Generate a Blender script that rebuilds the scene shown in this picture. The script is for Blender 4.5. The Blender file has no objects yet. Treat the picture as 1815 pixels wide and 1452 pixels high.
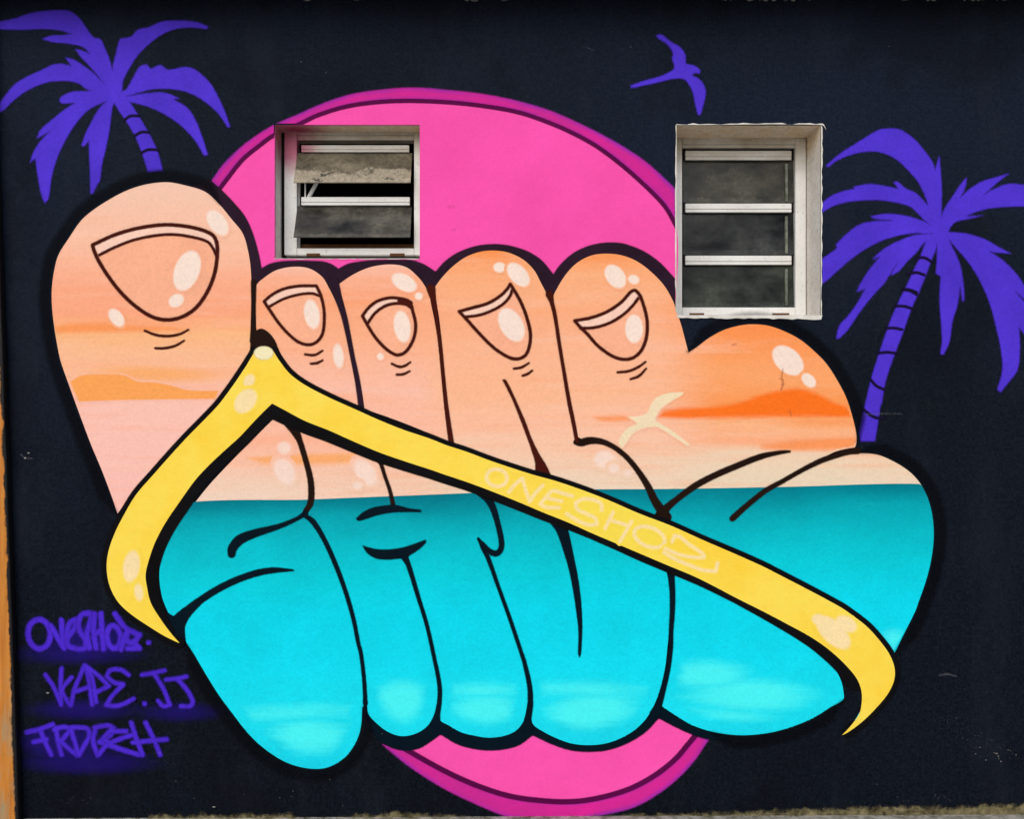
import bpy, bmesh, math, random
import numpy as np
from mathutils import Vector
from mathutils.geometry import tessellate_polygon
random.seed(7)
R = math.radians
scene = bpy.context.scene
COL = scene.collection

# ------------------------------------------------------------------ camera, sky, sun, exposure
PPM = 420.0            # the wall is measured in "wall units", 420 to the metre
CX0, GROUND = 907.5, 1452.0
CAM_D = 4.2
cam = bpy.data.cameras.new('camera')
cam.sensor_width = 36
cam.lens = 36 * CAM_D / (1815 / PPM)
cam.clip_end = 500
cam_o = bpy.data.objects.new('camera', cam)
cam_o.location = (0, -CAM_D, (GROUND - 726) / PPM)
cam_o.rotation_euler = (R(90), 0, 0)
COL.objects.link(cam_o)
scene.camera = cam_o

SUN_EL, SUN_AZ = 36, 17      # behind the camera, a little to its left
world = bpy.data.worlds.new('World')
scene.world = world
world.use_nodes = True
wn = world.node_tree
sky = wn.nodes.new('ShaderNodeTexSky')
sky.sky_type = 'NISHITA'
sky.sun_disc = False
sky.sun_elevation = R(SUN_EL)
sky.sun_rotation = R(180 + SUN_AZ)
sky.air_density = 1.0
sky.dust_density = 2.0
sky.ozone_density = 0.6
wn.links.new(sky.outputs[0], wn.nodes['Background'].inputs[0])
wn.nodes['Background'].inputs[1].default_value = 0.12
sun = bpy.data.lights.new('sun', 'SUN')
sun.energy = 1.5
sun.angle = R(60)
sun.color = (1.0, 0.97, 0.94)
sun_o = bpy.data.objects.new('sun', sun)
sun_o.rotation_euler = (R(90 - SUN_EL), 0, R(-SUN_AZ))
COL.objects.link(sun_o)
vs = scene.view_settings
vs.view_transform = 'Standard'
vs.look = 'None'
vs.exposure = 0.02
vs.gamma = 1.0
scene.cycles.transparent_max_bounces = 24

# ------------------------------------------------------------------ helpers
def lin(c):
    c = c / 255.0
    return c / 12.92 if c <= 0.04045 else ((c + 0.055) / 1.055) ** 2.4
ILLUM = (1.0, 1.0, 1.0)
def col(r, g, b):
    return tuple(min(0.93, lin(v) / i) for v, i in zip((r, g, b), ILLUM)) + (1.0,)
def W(px, py, y=0.0):                       # wall units -> metres on the wall plane
    return ((px - CX0) / PPM, y, (GROUND - py) / PPM)
def V(px, py, y):                           # a point set back (or forward) from the wall, sighted from standing eye height
    k = (CAM_D + y) / CAM_D
    ez = (GROUND - 726) / PPM
    return ((px - CX0) / PPM * k, y, ez + ((GROUND - py) / PPM - ez) * k)
def Z(ox, oy, s, pts):
    return [(ox + p[0] / s, oy + p[1] / s) + tuple(p[2:]) for p in pts]

class NT:
    def __init__(self, name):
        self.m = bpy.data.materials.new(name)
        self.m.use_nodes = True
        self.t = self.m.node_tree
        self.b = self.t.nodes['Principled BSDF']
        self.co = None
    def n(self, t, **kw):
        nd = self.t.nodes.new(t)
        for k, v in kw.items():
            setattr(nd, k, v)
        return nd
    def l(self, a, b):
        self.t.links.new(a, b)
    def pos(self):
        if self.co is None:
            self.co = self.n('ShaderNodeNewGeometry').outputs['Position']
        return self.co
    def map(self, sc=(1, 1, 1), loc=(0, 0, 0)):
        mp = self.n('ShaderNodeMapping')
        mp.inputs['Scale'].default_value = sc
        mp.inputs['Location'].default_value = loc
        self.l(self.pos(), mp.inputs['Vector'])
        return mp.outputs[0]
    def noise(self, scale, detail=4, rough=0.55, sc=(1, 1, 1), loc=(0, 0, 0)):
        nd = self.n('ShaderNodeTexNoise')
        nd.inputs['Scale'].default_value = scale
        nd.inputs['Detail'].default_value = detail
        nd.inputs['Roughness'].default_value = rough
        self.l(self.map(sc, loc), nd.inputs['Vector'])
        return nd.outputs['Fac']
    def rng(self, v, a, b, c=0, d=1, interp='LINEAR'):
        nd = self.n('ShaderNodeMapRange', interpolation_type=interp)
        for i, x in zip((1, 2, 3, 4), (a, b, c, d)):
            nd.inputs[i].default_value = x
        self.l(v, nd.inputs[0])
        return nd.outputs[0]
    def math(self, op, a, b=None):
        nd = self.n('ShaderNodeMath', operation=op)
        for i, x in enumerate((a, b)):
            if x is None:
                continue
            if isinstance(x, (int, float)):
                nd.inputs[i].default_value = x
            else:
                self.l(x, nd.inputs[i])
        return nd.outputs[0]
    def mix(self, f, a, b, mode='MIX'):
        nd = self.n('ShaderNodeMix', data_type='RGBA', blend_type=mode)
        for i, x in ((0, f), (6, a), (7, b)):
            if isinstance(x, (int, float, tuple)):
                nd.inputs[i].default_value = x
            else:
                self.l(x, nd.inputs[i])
        return nd.outputs[2]
    def xyz(self):
        s = self.n('ShaderNodeSeparateXYZ')
        self.l(self.pos(), s.inputs[0])
        return s.outputs
    def ramp(self, f, stops):
        nd = self.n('ShaderNodeValToRGB')
        cr = nd.color_ramp
        while len(cr.elements) < len(stops):
            cr.elements.new(0.5)
        for e, (p, c) in zip(cr.elements, stops):
            e.position = p
            e.color = c
        self.l(f, nd.inputs[0])
        return nd.outputs[0]
    def bump(self, h, strength=0.3, dist=0.002):
        nd = self.n('ShaderNodeBump')
        nd.inputs['Strength'].default_value = strength
        nd.inputs['Distance'].default_value = dist
        self.l(h, nd.inputs['Height'])
        self.l(nd.outputs[0], self.b.inputs['Normal'])
    def plaster(self, k=1.0):
        a = self.noise(150, 3, 0.65)               # grain of the render coat
        b = self.noise(26, 4, 0.6)                 # trowel unevenness
        h = self.math('ADD', self.math('MULTIPLY', a, 0.55), b)
        self.bump(h, 0.5 * k, 0.006)
    def finish(self, c, rough=0.62, spec=0.04):
        if isinstance(c, tuple):
            self.b.inputs['Base Color'].default_value = c
        else:
            self.l(c, self.b.inputs['Base Color'])
        self.b.inputs['Roughness'].default_value = rough
        self.b.inputs['Specular IOR Level'].default_value = spec
        return self.m
    def fuzz(self, soft, amp, amax=1.0, grain=140):
        at = self.n('ShaderNodeAttribute', attribute_name='sd')
        nz = self.noise(grain, 3, 0.7)
        v = self.math('ADD', at.outputs['Fac'], self.math('MULTIPLY', self.math('SUBTRACT', nz, 0.5), amp))
        a = self.rng(v, -soft, soft, 0, amax, 'SMOOTHSTEP')
        self.l(a, self.b.inputs['Alpha'])

SPEC = 0.04
def mottled(t, c, amt, scale=3.0, sc=(1, 1, 1), fine=0.06):
    """one paint colour with roller and spray unevenness"""
    dark = tuple(v * (1 - amt) for v in c[:3]) + (1,)
    light = tuple(min(0.95, v * (1 + amt) + amt * 0.002) for v in c[:3]) + (1,)
    n1 = t.rng(t.noise(scale, 5, 0.6, sc), 0.3, 0.7)
    base = t.mix(n1, dark, light)
    n2 = t.rng(t.noise(105, 3, 0.75), 0.25, 0.75, 1 - fine * 1.5, 1 + fine * 1.3)
    g = t.n('ShaderNodeCombineColor')
    for i in range(3):
        t.l(n2, g.inputs[i])
    return t.mix(1.0, base, g.outputs[0], 'MULTIPLY')

def paint(name, rgb, amt=0.06, soft=None, amp=1.0, amax=1.0, scale=3.0, rough=0.6, fine=0.05, grain=140):
    t = NT(name)
    c = mottled(t, col(*rgb), amt, scale, fine=fine)
    t.plaster()
    if soft is not None:
        t.fuzz(soft, amp, amax, grain)
    return t.finish(c, rough)

# ---- outlines
def smooth(pts, closed=True, step=3.0, corner=48):
    P = [Vector(p[:2]) for p in pts]
    n = len(P)
    def iscorner(i):
        if not closed and (i == 0 or i == n - 1):
            return True
        a = P[i] - P[i - 1]
        b = P[(i + 1) % n] - P[i]
        if a.length < 1e-6 or b.length < 1e-6:
            return True
        return a.angle(b) > R(corner)
    cs = [iscorner(i) for i in range(n)]
    out = []
    for i in range(n if closed else n - 1):
        p1, p2 = P[i], P[(i + 1) % n]
        L = (p2 - p1).length
        m1 = (p2 - p1) if cs[i] else (p2 - P[i - 1]) * (L / max(1e-6, (p2 - p1).length + (p1 - P[i - 1]).length))
        j = (i + 1) % n
        nx = P[(i + 2) % n]
        m2 = (p2 - p1) if cs[j] else (nx - p1) * (L / max(1e-6, (nx - p2).length + (p2 - p1).length))
        k = max(1, int(L / step))
        for s in range(k):
            t = s / k
            h = (2*t**3 - 3*t*t + 1) * p1 + (t**3 - 2*t*t + t) * m1 + (-2*t**3 + 3*t*t) * p2 + (t**3 - t*t) * m2
            out.append((h.x, h.y))
    if not closed:
        out.append(tuple(P[-1]))
    return out
def smooth_r(pts, step=3.0):                 # an open line whose points carry a half width
    xy = smooth(pts, False, step, 75)
    n = len(pts)
    cum = [0]
    for a, b in zip(pts[:-1], pts[1:]):
        cum.append(cum[-1] + math.hypot(b[0] - a[0], b[1] - a[1]))
    ks = []
    for a, b in zip(pts[:-1], pts[1:]):
        L = math.hypot(b[0] - a[0], b[1] - a[1])
        ks.append(max(1, int(L / step)))
    rs = []
    for (a, b, k) in zip(pts[:-1], pts[1:], ks):
        for s in range(k):
            rs.append(a[2] + (b[2] - a[2]) * s / k)
    rs.append(pts[-1][2])
    return [(x, y, r) for (x, y), r in zip(xy, rs)]

_cnt = [0]
def depth(level):
    _cnt[0] += 1
    return -(0.0008 + level * 0.0005 + (_cnt[0] % 20) * 0.00002)

def link(name, me, mat, parent, label=None):
    o = bpy.data.objects.new(name, me)
    COL.objects.link(o)
    if mat is not None:
        me.materials.append(mat)
    if parent is not None:
        o.parent = parent
        if parent.name in BASE:                # parts are modelled in place, the empty stands at the thing's base
            o.location = -BASE[parent.name]
    if label:
        o['label'] = label
    return o
BASE = {}
def thing(name, label, cat, base, group=None):
    o = bpy.data.objects.new(name, None)
    o.empty_display_size = 0.1
    COL.objects.link(o)
    o.location = base
    BASE[o.name] = Vector(base)
    return tag(o, label, cat, group)
def tag(o, label, cat, group=None):
    o['label'] = label
    o['category'] = cat
    if group:
        o['group'] = group
    return o

def sheet(name, pts, mat, parent, level, label=None, holes=(), sm=True, corner=48):
    """a crisp-edged field of paint on the wall"""
    y = depth(level)
    loops = [smooth(pts, True, 4.0, corner) if sm else [p[:2] for p in pts]] + [list(h) for h in holes]
    vl = [[Vector(W(p[0], p[1], y)) for p in lp] for lp in loops]
    flat = [v for lp in vl for v in lp]
    flat2 = [[Vector((v.x, v.z, 0)) for v in lp] for lp in vl]
    tris = tessellate_polygon(flat2)
    me = bpy.data.meshes.new(name)
    fs = []
    for a, b, c in tris:
        u, v = flat[b] - flat[a], flat[c] - flat[a]
        fs.append((a, b, c) if u.x * v.z - u.z * v.x > 0 else (a, c, b))
    me.from_pydata([tuple(v) for v in flat], [], fs)
    me.update()
    return link(name, me, mat, parent, label)

def sd_poly(X, Y, pts):
    P = np.array(pts, float)
    Q = np.roll(P, -1, 0)
    best = np.full(X.shape, 1e9)
    ins = np.zeros(X.shape, bool)
    for (ax, ay), (bx, by) in zip(P, Q):
        dx, dy = bx - ax, by - ay
        L = dx * dx + dy * dy
        if L < 1e-9:
            continue
        t = np.clip(((X - ax) * dx + (Y - ay) * dy) / L, 0, 1)
        best = np.minimum(best, (X - ax - t * dx) ** 2 + (Y - ay - t * dy) ** 2)
        if abs(dy) > 1e-9:
            c = ((ay > Y) != (by > Y)) & (X < dx * (Y - ay) / dy + ax)
            ins ^= c
    d = np.sqrt(best)
    return np.where(ins, d, -d)
def sd_stroke(X, Y, pts):
    best = np.full(X.shape, -1e9)
    if len(pts) == 1:
        return pts[0][2] - np.hypot(X - pts[0][0], Y - pts[0][1])
    for (ax, ay, ra), (bx, by, rb) in zip(pts[:-1], pts[1:]):
        dx, dy = bx - ax, by - ay
        L = dx * dx + dy * dy + 1e-9
        t = np.clip(((X - ax) * dx + (Y - ay) * dy) / L, 0, 1)
        d = np.hypot(X - ax - t * dx, Y - ay - t * dy)
        best = np.maximum(best, ra + (rb - ra) * t - d)
    return best
def sd_ell(X, Y, cx, cy, a, b, ang):
    c, s = math.cos(R(ang)), math.sin(R(ang))
    u = ((X - cx) * c + (Y - cy) * s) / a
    v = (-(X - cx) * s + (Y - cy) * c) / b
    q = np.sqrt(u * u + v * v)
    return (1 - q) * min(a, b) * (1.0 + 0.0 * q)

def spray(name, shapes, mat, parent, level, label=None, cell=2.5, margin=4.0, clip=None, inside=None):
    """sprayed or brushed paint: a sheet that carries the distance to its own edge"""
    prep, bb = [], [1e9, 1e9, -1e9, -1e9]
    for s in shapes:
        if s[0] == 'poly':
            p = smooth(s[1], True, 3.0, s[2] if len(s) > 2 else 55)
            prep.append(('poly', p)); ex = [(a, b, 0) for a, b in p]
        elif s[0] == 'stroke':
            p = smooth_r(s[1]) if len(s[1]) > 1 else list(s[1])
            prep.append(('stroke', p)); ex = p
        else:
            prep.append(s); m = max(s[3], s[4]) * (1 + margin / min(s[3], s[4])) - margin; ex = [(s[1], s[2], m)]
        for a, b, r in ex:
            bb = [min(bb[0], a - r), min(bb[1], b - r), max(bb[2], a + r), max(bb[3], b + r)]
    x = np.arange(bb[0] - margin - cell, bb[2] + margin + 2 * cell, cell)
    yv = np.arange(bb[1] - margin - cell, bb[3] + margin + 2 * cell, cell)
    X, Y = np.meshgrid(x, yv)
    sd = np.full(X.shape, -1e9)
    for s in prep:
        if s[0] == 'poly':
            d = sd_poly(X, Y, s[1])
        elif s[0] == 'stroke':
            d = sd_stroke(X, Y, s[1])
        else:
            d = sd_ell(X, Y, *s[1:])
        sd = np.maximum(sd, d)
    if inside is not None:                     # stay within one of these fields of paint
        sd = np.minimum(sd, np.max([sd_poly(X, Y, q) for q in inside], 0) - margin - 3)
    keep = (sd > -margin)
    k = keep[:-1, :-1] | keep[1:, :-1] | keep[:-1, 1:] | keep[1:, 1:]
    if clip is not None:                       # clip(x, y) -> True where the paint may be
        ok = clip(X, Y)
        k &= ok[:-1, :-1] & ok[1:, :-1] & ok[:-1, 1:] & ok[1:, 1:]
    idx = -np.ones(X.shape, int)
    ii, jj = np.nonzero(k)
    used = np.zeros(X.shape, bool)
    for di, dj in ((0, 0), (0, 1), (1, 0), (1, 1)):
        used[ii + di, jj + dj] = True
    idx[used] = np.arange(used.sum())
    y0 = depth(level)
    vx, vy = X[used], Y[used]
    co = np.stack([(vx - CX0) / PPM, np.full(vx.shape, y0), (GROUND - vy) / PPM], 1)
    fa = np.stack([idx[ii, jj], idx[ii + 1, jj], idx[ii + 1, jj + 1], idx[ii, jj + 1]], 1)
    me = bpy.data.meshes.new(name)
    me.from_pydata(co.tolist(), [], fa.tolist())
    at = me.attributes.new('sd', 'FLOAT', 'POINT')
    at.data.foreach_set('value', sd[used].astype(np.float32))
    me.update()
    return link(name, me, mat, parent, label)

def spray_set(parts, mat, parent, level, cell=2.2, margin=4.0, clip=None):
    """neighbouring strokes of one colour: (name, outline) pairs that meet edge to edge without overlapping"""
    P = [(n, smooth(p, True, 3.0, 62)) for n, p in parts]
    ax = [q for _, p in P for q in p]
    x = np.arange(min(q[0] for q in ax) - margin - cell, max(q[0] for q in ax) + margin + 2 * cell, cell)
    yv = np.arange(min(q[1] for q in ax) - margin - cell, max(q[1] for q in ax) + margin + 2 * cell, cell)
    X, Y = np.meshgrid(x, yv)
    S = np.stack([sd_poly(X, Y, p) for _, p in P])
    own, sd = S.argmax(0), S.max(0)
    keep = sd > -margin
    k = keep[:-1, :-1] | keep[1:, :-1] | keep[:-1, 1:] | keep[1:, 1:]
    if clip is not None:
        ok = clip(X, Y)
        k &= ok[:-1, :-1] & ok[1:, :-1] & ok[:-1, 1:] & ok[1:, 1:]
    y0 = depth(level)
    for i, (n, _) in enumerate(P):
        ii, jj = np.nonzero(k & (own[:-1, :-1] == i))
        used = np.zeros(X.shape, bool)
        for di, dj in ((0, 0), (0, 1), (1, 0), (1, 1)):
            used[ii + di, jj + dj] = True
        idx = -np.ones(X.shape, int)
        idx[used] = np.arange(used.sum())
        vx, vy = X[used], Y[used]
        co = np.stack([(vx - CX0) / PPM, np.full(vx.shape, y0), (GROUND - vy) / PPM], 1)
        fa = np.stack([idx[ii, jj], idx[ii + 1, jj], idx[ii + 1, jj + 1], idx[ii, jj + 1]], 1)
        me = bpy.data.meshes.new(n)
        me.from_pydata(co.tolist(), [], fa.tolist())
        at = me.attributes.new('sd', 'FLOAT', 'POINT')
        at.data.foreach_set('value', sd[used].astype(np.float32))
        me.update()
        link(n, me, mat, parent)

def boxes(name, lst, mat, parent, label=None, bevel=0.0):
    """boxes given by two opposite corners, joined as one part"""
    bm = bmesh.new()
    for lo, hi in lst:
        lo, hi = [min(a, b) for a, b in zip(lo, hi)], [max(a, b) for a, b in zip(lo, hi)]
        r = bmesh.ops.create_cube(bm, size=1)
        for v in r['verts']:
            v.co = [(l + h) / 2 + c * (h - l) for l, h, c in zip(lo, hi, v.co)]
    if bevel:
        bmesh.ops.bevel(bm, geom=bm.edges[:], offset=bevel, segments=2, affect='EDGES')
    me = bpy.data.meshes.new(name)
    bm.to_mesh(me); bm.free()
    return link(name, me, mat, parent, label)

# ------------------------------------------------------------------ ground
def ground_mat():
    t = NT('worn_concrete')
    n = t.rng(t.noise(2.5, 6, 0.6), 0.3, 0.7)
    c = t.mix(n, (0.46, 0.43, 0.38, 1), (0.62, 0.59, 0.54, 1))
    sp = t.rng(t.noise(90, 3, 0.7), 0.35, 0.7)
    c = t.mix(t.math('MULTIPLY', sp, 0.4), c, (0.17, 0.16, 0.13, 1))
    xyz = t.xyz()
    moss = t.math('MULTIPLY', t.rng(xyz[1], -0.10, 0.0), t.rng(t.noise(22, 4, 0.7), 0.38, 0.62))
    c = t.mix(moss, c, (0.085, 0.08, 0.035, 1))
    t.bump(t.noise(70, 5, 0.7), 0.6, 0.006)
    return t.finish(c, 0.9, 0.2)
me = bpy.data.meshes.new('ground')
me.from_pydata([(-60, -60, -0.26), (60, -60, 0.28), (60, 60, 0.28), (-60, 60, -0.26)], [], [(0, 1, 2, 3)])
g = link('ground', me, ground_mat(), None)
g['kind'] = 'structure'
g['label'] = 'pale worn concrete ground along the foot of the painted wall'
g['category'] = 'ground'

# ------------------------------------------------------------------ wall
def wall_mat():
    t = NT('navy_black_wall_paint')
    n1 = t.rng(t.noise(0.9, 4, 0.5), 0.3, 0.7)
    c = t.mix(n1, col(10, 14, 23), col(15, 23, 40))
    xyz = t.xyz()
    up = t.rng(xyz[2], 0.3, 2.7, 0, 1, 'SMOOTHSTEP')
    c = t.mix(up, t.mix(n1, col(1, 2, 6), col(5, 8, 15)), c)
    f = t.rng(t.noise(85, 4, 0.8), 0.36, 0.68)
    mo = t.rng(t.noise(38, 4, 0.7), 0.35, 0.7)
    f = t.math('MULTIPLY', t.math('MULTIPLY', f, t.rng(mo, 0, 1, 0.45, 1.0)), t.rng(up, 0, 1, 0.6, 0.85))
    c = t.mix(f, c, t.mix(n1, col(30, 40, 50), col(36, 46, 64)))
    st = t.math('MULTIPLY', t.rng(t.noise(3.2, 6, 0.68, (1.3, 1, 0.45)), 0.5, 0.72), 0.34)
    c = t.mix(st, c, col(36, 41, 50))
    pa = t.math('MULTIPLY', t.rng(t.noise(1.4, 5, 0.62, (1, 1, 0.8), (7, 0, 4)), 0.52, 0.6), 0.4)
    c = t.mix(pa, c, col(8, 10, 17))
    # scuffs and flakes low down, thickest towards the right-hand end
    s = t.rng(t.noise(210, 2, 0.8), 0.70, 0.76)
    band = t.rng(t.noise(5.5, 3, 0.6, (0.5, 1, 1.6)), 0.50, 0.66)
    low = t.rng(xyz[2], 0.55, 0.15)
    s = t.math('MULTIPLY', t.math('MULTIPLY', s, band), low)
    c = t.mix(t.math('MULTIPLY', s, 0.8), c, col(150, 145, 140))
    t.plaster(1.2)
    return t.finish(c, 0.7, 0.05)
def reveal_mat():
    t = NT('stained_beige_plaster')
    n = t.rng(t.noise(9, 5, 0.65), 0.3, 0.7)
    c = t.mix(n, col(222, 214, 204), col(238, 235, 229))
    xyz = t.xyz()
    grime = t.rng(xyz[2], 2.78, 2.92, 0, 1, 'SMOOTHSTEP')
    st = t.math('MULTIPLY', grime, t.rng(t.noise(16, 4, 0.7), 0.30, 0.65, 0.35, 0.9))
    c = t.mix(st, c, col(222, 192, 150))
    f = t.rng(t.noise(60, 4, 0.7), 0.52, 0.72)
    c = t.mix(t.math('MULTIPLY', f, 0.5), c, col(110, 96, 80))
    # magenta overspray in the corner of the opening that the painted sun crosses
    dn = t.n('ShaderNodeVectorMath', operation='DISTANCE')
    t.l(t.pos(), dn.inputs[0]); dn.inputs[1].default_value = (-0.93, 0.07, 2.89)
    ov = t.rng(t.math('ADD', dn.outputs['Value'], t.math('MULTIPLY', t.noise(20, 3), 0.08)), 0.26, 0.06, 0, 0.95, 'SMOOTHSTEP')
    c = t.mix(ov, c, col(150, 20, 80))
    lip = t.math('MULTIPLY', t.rng(t.math('ADD', xyz[1], t.math('MULTIPLY', t.math('SUBTRACT', t.noise(30, 4, 0.7), 0.5), 0.05)), 0.028, 0.0), t.rng(xyz[0], -0.2, -0.3))
    c = t.mix(t.math('MULTIPLY', lip, 0.8), c, col(214, 70, 146))
    t.bump(t.noise(60, 5, 0.7), 0.5, 0.005)
    return t.finish(c, 0.85, 0.15)
WALL_T = 0.30
# window openings in wall units: left, right, top, bottom
OP1 = (487, 744, 221, 458)
OP2 = (1199, 1454, 222, 558.5)
OPS = (OP1, OP2)
def build_wall():
    xs = sorted([-3.4, 4.0] + [W(v, 0)[0] for op in OPS for v in op[:2]])
    zs = sorted([-0.2, 3.75] + list({round(W(0, v)[2], 6) for op in OPS for v in op[2:]}))
    holes = []
    for op in OPS:
        holes.append((W(op[0], 0)[0], W(op[1], 0)[0], W(0, op[3])[2], W(0, op[2])[2]))
    vs_, fs, mi = [], [], []
    def quad(a, b, c, d, m):
        i = len(vs_)
        vs_.extend((a, b, c, d)); fs.append((i, i + 1, i + 2, i + 3)); mi.append(m)
    for i in range(len(xs) - 1):
        for j in range(len(zs) - 1):
            x0, x1, z0, z1 = xs[i], xs[i + 1], zs[j], zs[j + 1]
            cx, cz = (x0 + x1) / 2, (z0 + z1) / 2
            if any(h[0] < cx < h[1] and h[2] < cz < h[3] for h in holes):
                continue
            quad((x0, 0, z0), (x1, 0, z0), (x1, 0, z1), (x0, 0, z1), 0)
            quad((x1, WALL_T, z0), (x0, WALL_T, z0), (x0, WALL_T, z1), (x1, WALL_T, z1), 1)
    for x0, x1, z0, z1 in holes:
        T = WALL_T
        quad((x0, 0, z0), (x0, T, z0), (x0, T, z1), (x0, 0, z1), 1)
        quad((x1, T, z0), (x1, 0, z0), (x1, 0, z1), (x1, T, z1), 1)
        quad((x0, T, z1), (x1, T, z1), (x1, 0, z1), (x0, 0, z1), 1)
        quad((x0, 0, z0), (x1, 0, z0), (x1, T, z0), (x0, T, z0), 1)
    x0, x1, z0, z1 = xs[0], xs[-1], zs[0], zs[-1]
    quad((x0, WALL_T, z0), (x0, 0, z0), (x0, 0, z1), (x0, WALL_T, z1), 0)
    quad((x1, 0, z0), (x1, WALL_T, z0), (x1, WALL_T, z1), (x1, 0, z1), 0)
    quad((x0, 0, z1), (x1, 0, z1), (x1, WALL_T, z1), (x0, WALL_T, z1), 0)
    me = bpy.data.meshes.new('wall')
    me.from_pydata(vs_, [], fs)
    bm = bmesh.new(); bm.from_mesh(me)
    bmesh.ops.remove_doubles(bm, verts=bm.verts, dist=1e-5)
    bm.to_mesh(me); bm.free()
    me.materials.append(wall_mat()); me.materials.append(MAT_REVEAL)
    for p, m in zip(me.polygons, mi):
        p.material_index = m
    return link('wall', me, None, None)
MAT_REVEAL = reveal_mat()
wall = build_wall()
wall['label'] = 'black painted wall with two louvre windows and a mural of a foot in a yellow strap'
wall['category'] = 'wall'

# the dim room behind the windows
def room():
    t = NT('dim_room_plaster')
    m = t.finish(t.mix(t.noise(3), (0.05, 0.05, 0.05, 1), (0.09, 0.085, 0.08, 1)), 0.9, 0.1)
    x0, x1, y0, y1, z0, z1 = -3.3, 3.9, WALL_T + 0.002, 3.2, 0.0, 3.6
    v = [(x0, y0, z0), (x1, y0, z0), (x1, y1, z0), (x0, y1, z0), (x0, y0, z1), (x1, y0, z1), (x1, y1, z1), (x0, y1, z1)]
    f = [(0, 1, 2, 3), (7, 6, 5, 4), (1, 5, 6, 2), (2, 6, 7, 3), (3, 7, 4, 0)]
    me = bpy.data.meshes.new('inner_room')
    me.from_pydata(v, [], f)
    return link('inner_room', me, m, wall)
room()

# ------------------------------------------------------------------ roof edge above the wall
def roof_mat():
    t = NT('roof_fibre_cement')
    c = t.mix(t.rng(t.noise(6, 5), 0.3, 0.7), (0.13, 0.13, 0.12, 1), (0.26, 0.25, 0.23, 1))
    t.bump(t.noise(50, 4), 0.4, 0.004)
    return t.finish(c, 0.85, 0.2)
def roof():
    nx, x0, x1 = 420, -3.6, 4.2
    vs_, fs = [], []
    zb = 3.485
    for i in range(nx + 1):
        x = x0 + (x1 - x0) * i / nx
        w = 0.018 * math.sin(x * 2 * math.pi / 0.177)
        for (y, dz) in ((-0.22, -0.03), (0.6, 0.12)):
            vs_.append((x, y, zb + w + dz)); vs_.append((x, y, zb + w + dz + 0.008))
    for i in range(nx):
        a, b = i * 4, i * 4 + 4
        fs += [(a, b, b + 2, a + 2), (a + 1, a + 3, b + 3, b + 1), (a, a + 1, b + 1, b), (a + 2, b + 2, b + 3, a + 3)]
    me = bpy.data.meshes.new('corrugated_roof')
    me.from_pydata(vs_, [], fs)
    o = link('corrugated_roof', me, roof_mat(), None)
    for p in me.polygons:
        p.use_smooth = True
    o['label'] = 'grey corrugated roof sheet overhanging the top of the mural wall'
    o['category'] = 'roof'
roof()

# ------------------------------------------------------------------ board at the left end
def board_mat():
    t = NT('orange_brown_timber')
    g_ = t.rng(t.noise(5, 6, 0.65, (9, 9, 0.6)), 0.3, 0.72)
    c = t.mix(g_, col(176, 104, 30), col(206, 138, 58))
    xyz = t.xyz()
    wear = t.math('MULTIPLY', t.rng(xyz[2], 0.9, 0.0), t.rng(t.noise(6, 5, 0.7, (3, 3, 0.8)), 0.46, 0.62))
    c = t.mix(wear, c, col(150, 138, 108))
    dk = t.rng(t.noise(8, 4, 0.7, (4, 4, 0.7), (3, 1, 0)), 0.62, 0.72)
    c = t.mix(t.math('MULTIPLY', dk, 0.7), c, col(92, 52, 20))
    ex = t.math('ADD', xyz[0], t.math('MULTIPLY', xyz[2], 0.0352))        # the edge leans 35 mm in each metre
    bl = t.rng(t.math('ADD', ex, t.math('MULTIPLY', t.math('SUBTRACT', t.noise(9, 5, 0.75, (1, 1, 0.8)), 0.5), 0.05)), -2.075, -2.068)
    c = t.mix(bl, c, col(14, 12, 14))
    t.bump(t.noise(14, 5, 0.6, (12, 12, 0.5)), 0.4, 0.003)
    return t.finish(c, 0.6, 0.25)
def board():
    y0, y1 = -0.045, -0.012
    rows = 30
    vs_, fs = [], []
    pts = []
    for k in range(rows + 1):
        f = k / rows
        py = 1440 - f * 1460
        xr = -7 + 40.5 * (py - 300) / 1152 + random.uniform(-0.5, 0.5)
        z = V(0, py, y0)[2] if k else 0.0
        pts.append((V(xr, py, y0)[0], max(z, 0.0) if k else 0.0))
    bm = bmesh.new()
    prev = None
    for x, z in pts:
        ring = [bm.verts.new(c) for c in ((x - 0.16, y0, z), (x - 0.003, y0, z), (x, y0 + 0.004, z), (x, y1, z), (x - 0.16, y1, z))]
        if prev:
            for i in range(5):
                j = (i + 1) % 5
                bm.faces.new((prev[i], prev[j], ring[j], ring[i]))
        else:
            bm.faces.new(ring[::-1])
        prev = ring
    bm.faces.new(prev)
    bmesh.ops.recalc_face_normals(bm, faces=bm.faces[:])
    me = bpy.data.meshes.new('timber_board')
    bm.to_mesh(me); bm.free()
    o = link('timber_board', me, board_mat(), None)
    o['label'] = 'orange brown weathered timber board leaning at the edge of the black wall'
    o['category'] = 'board'
board()

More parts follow.
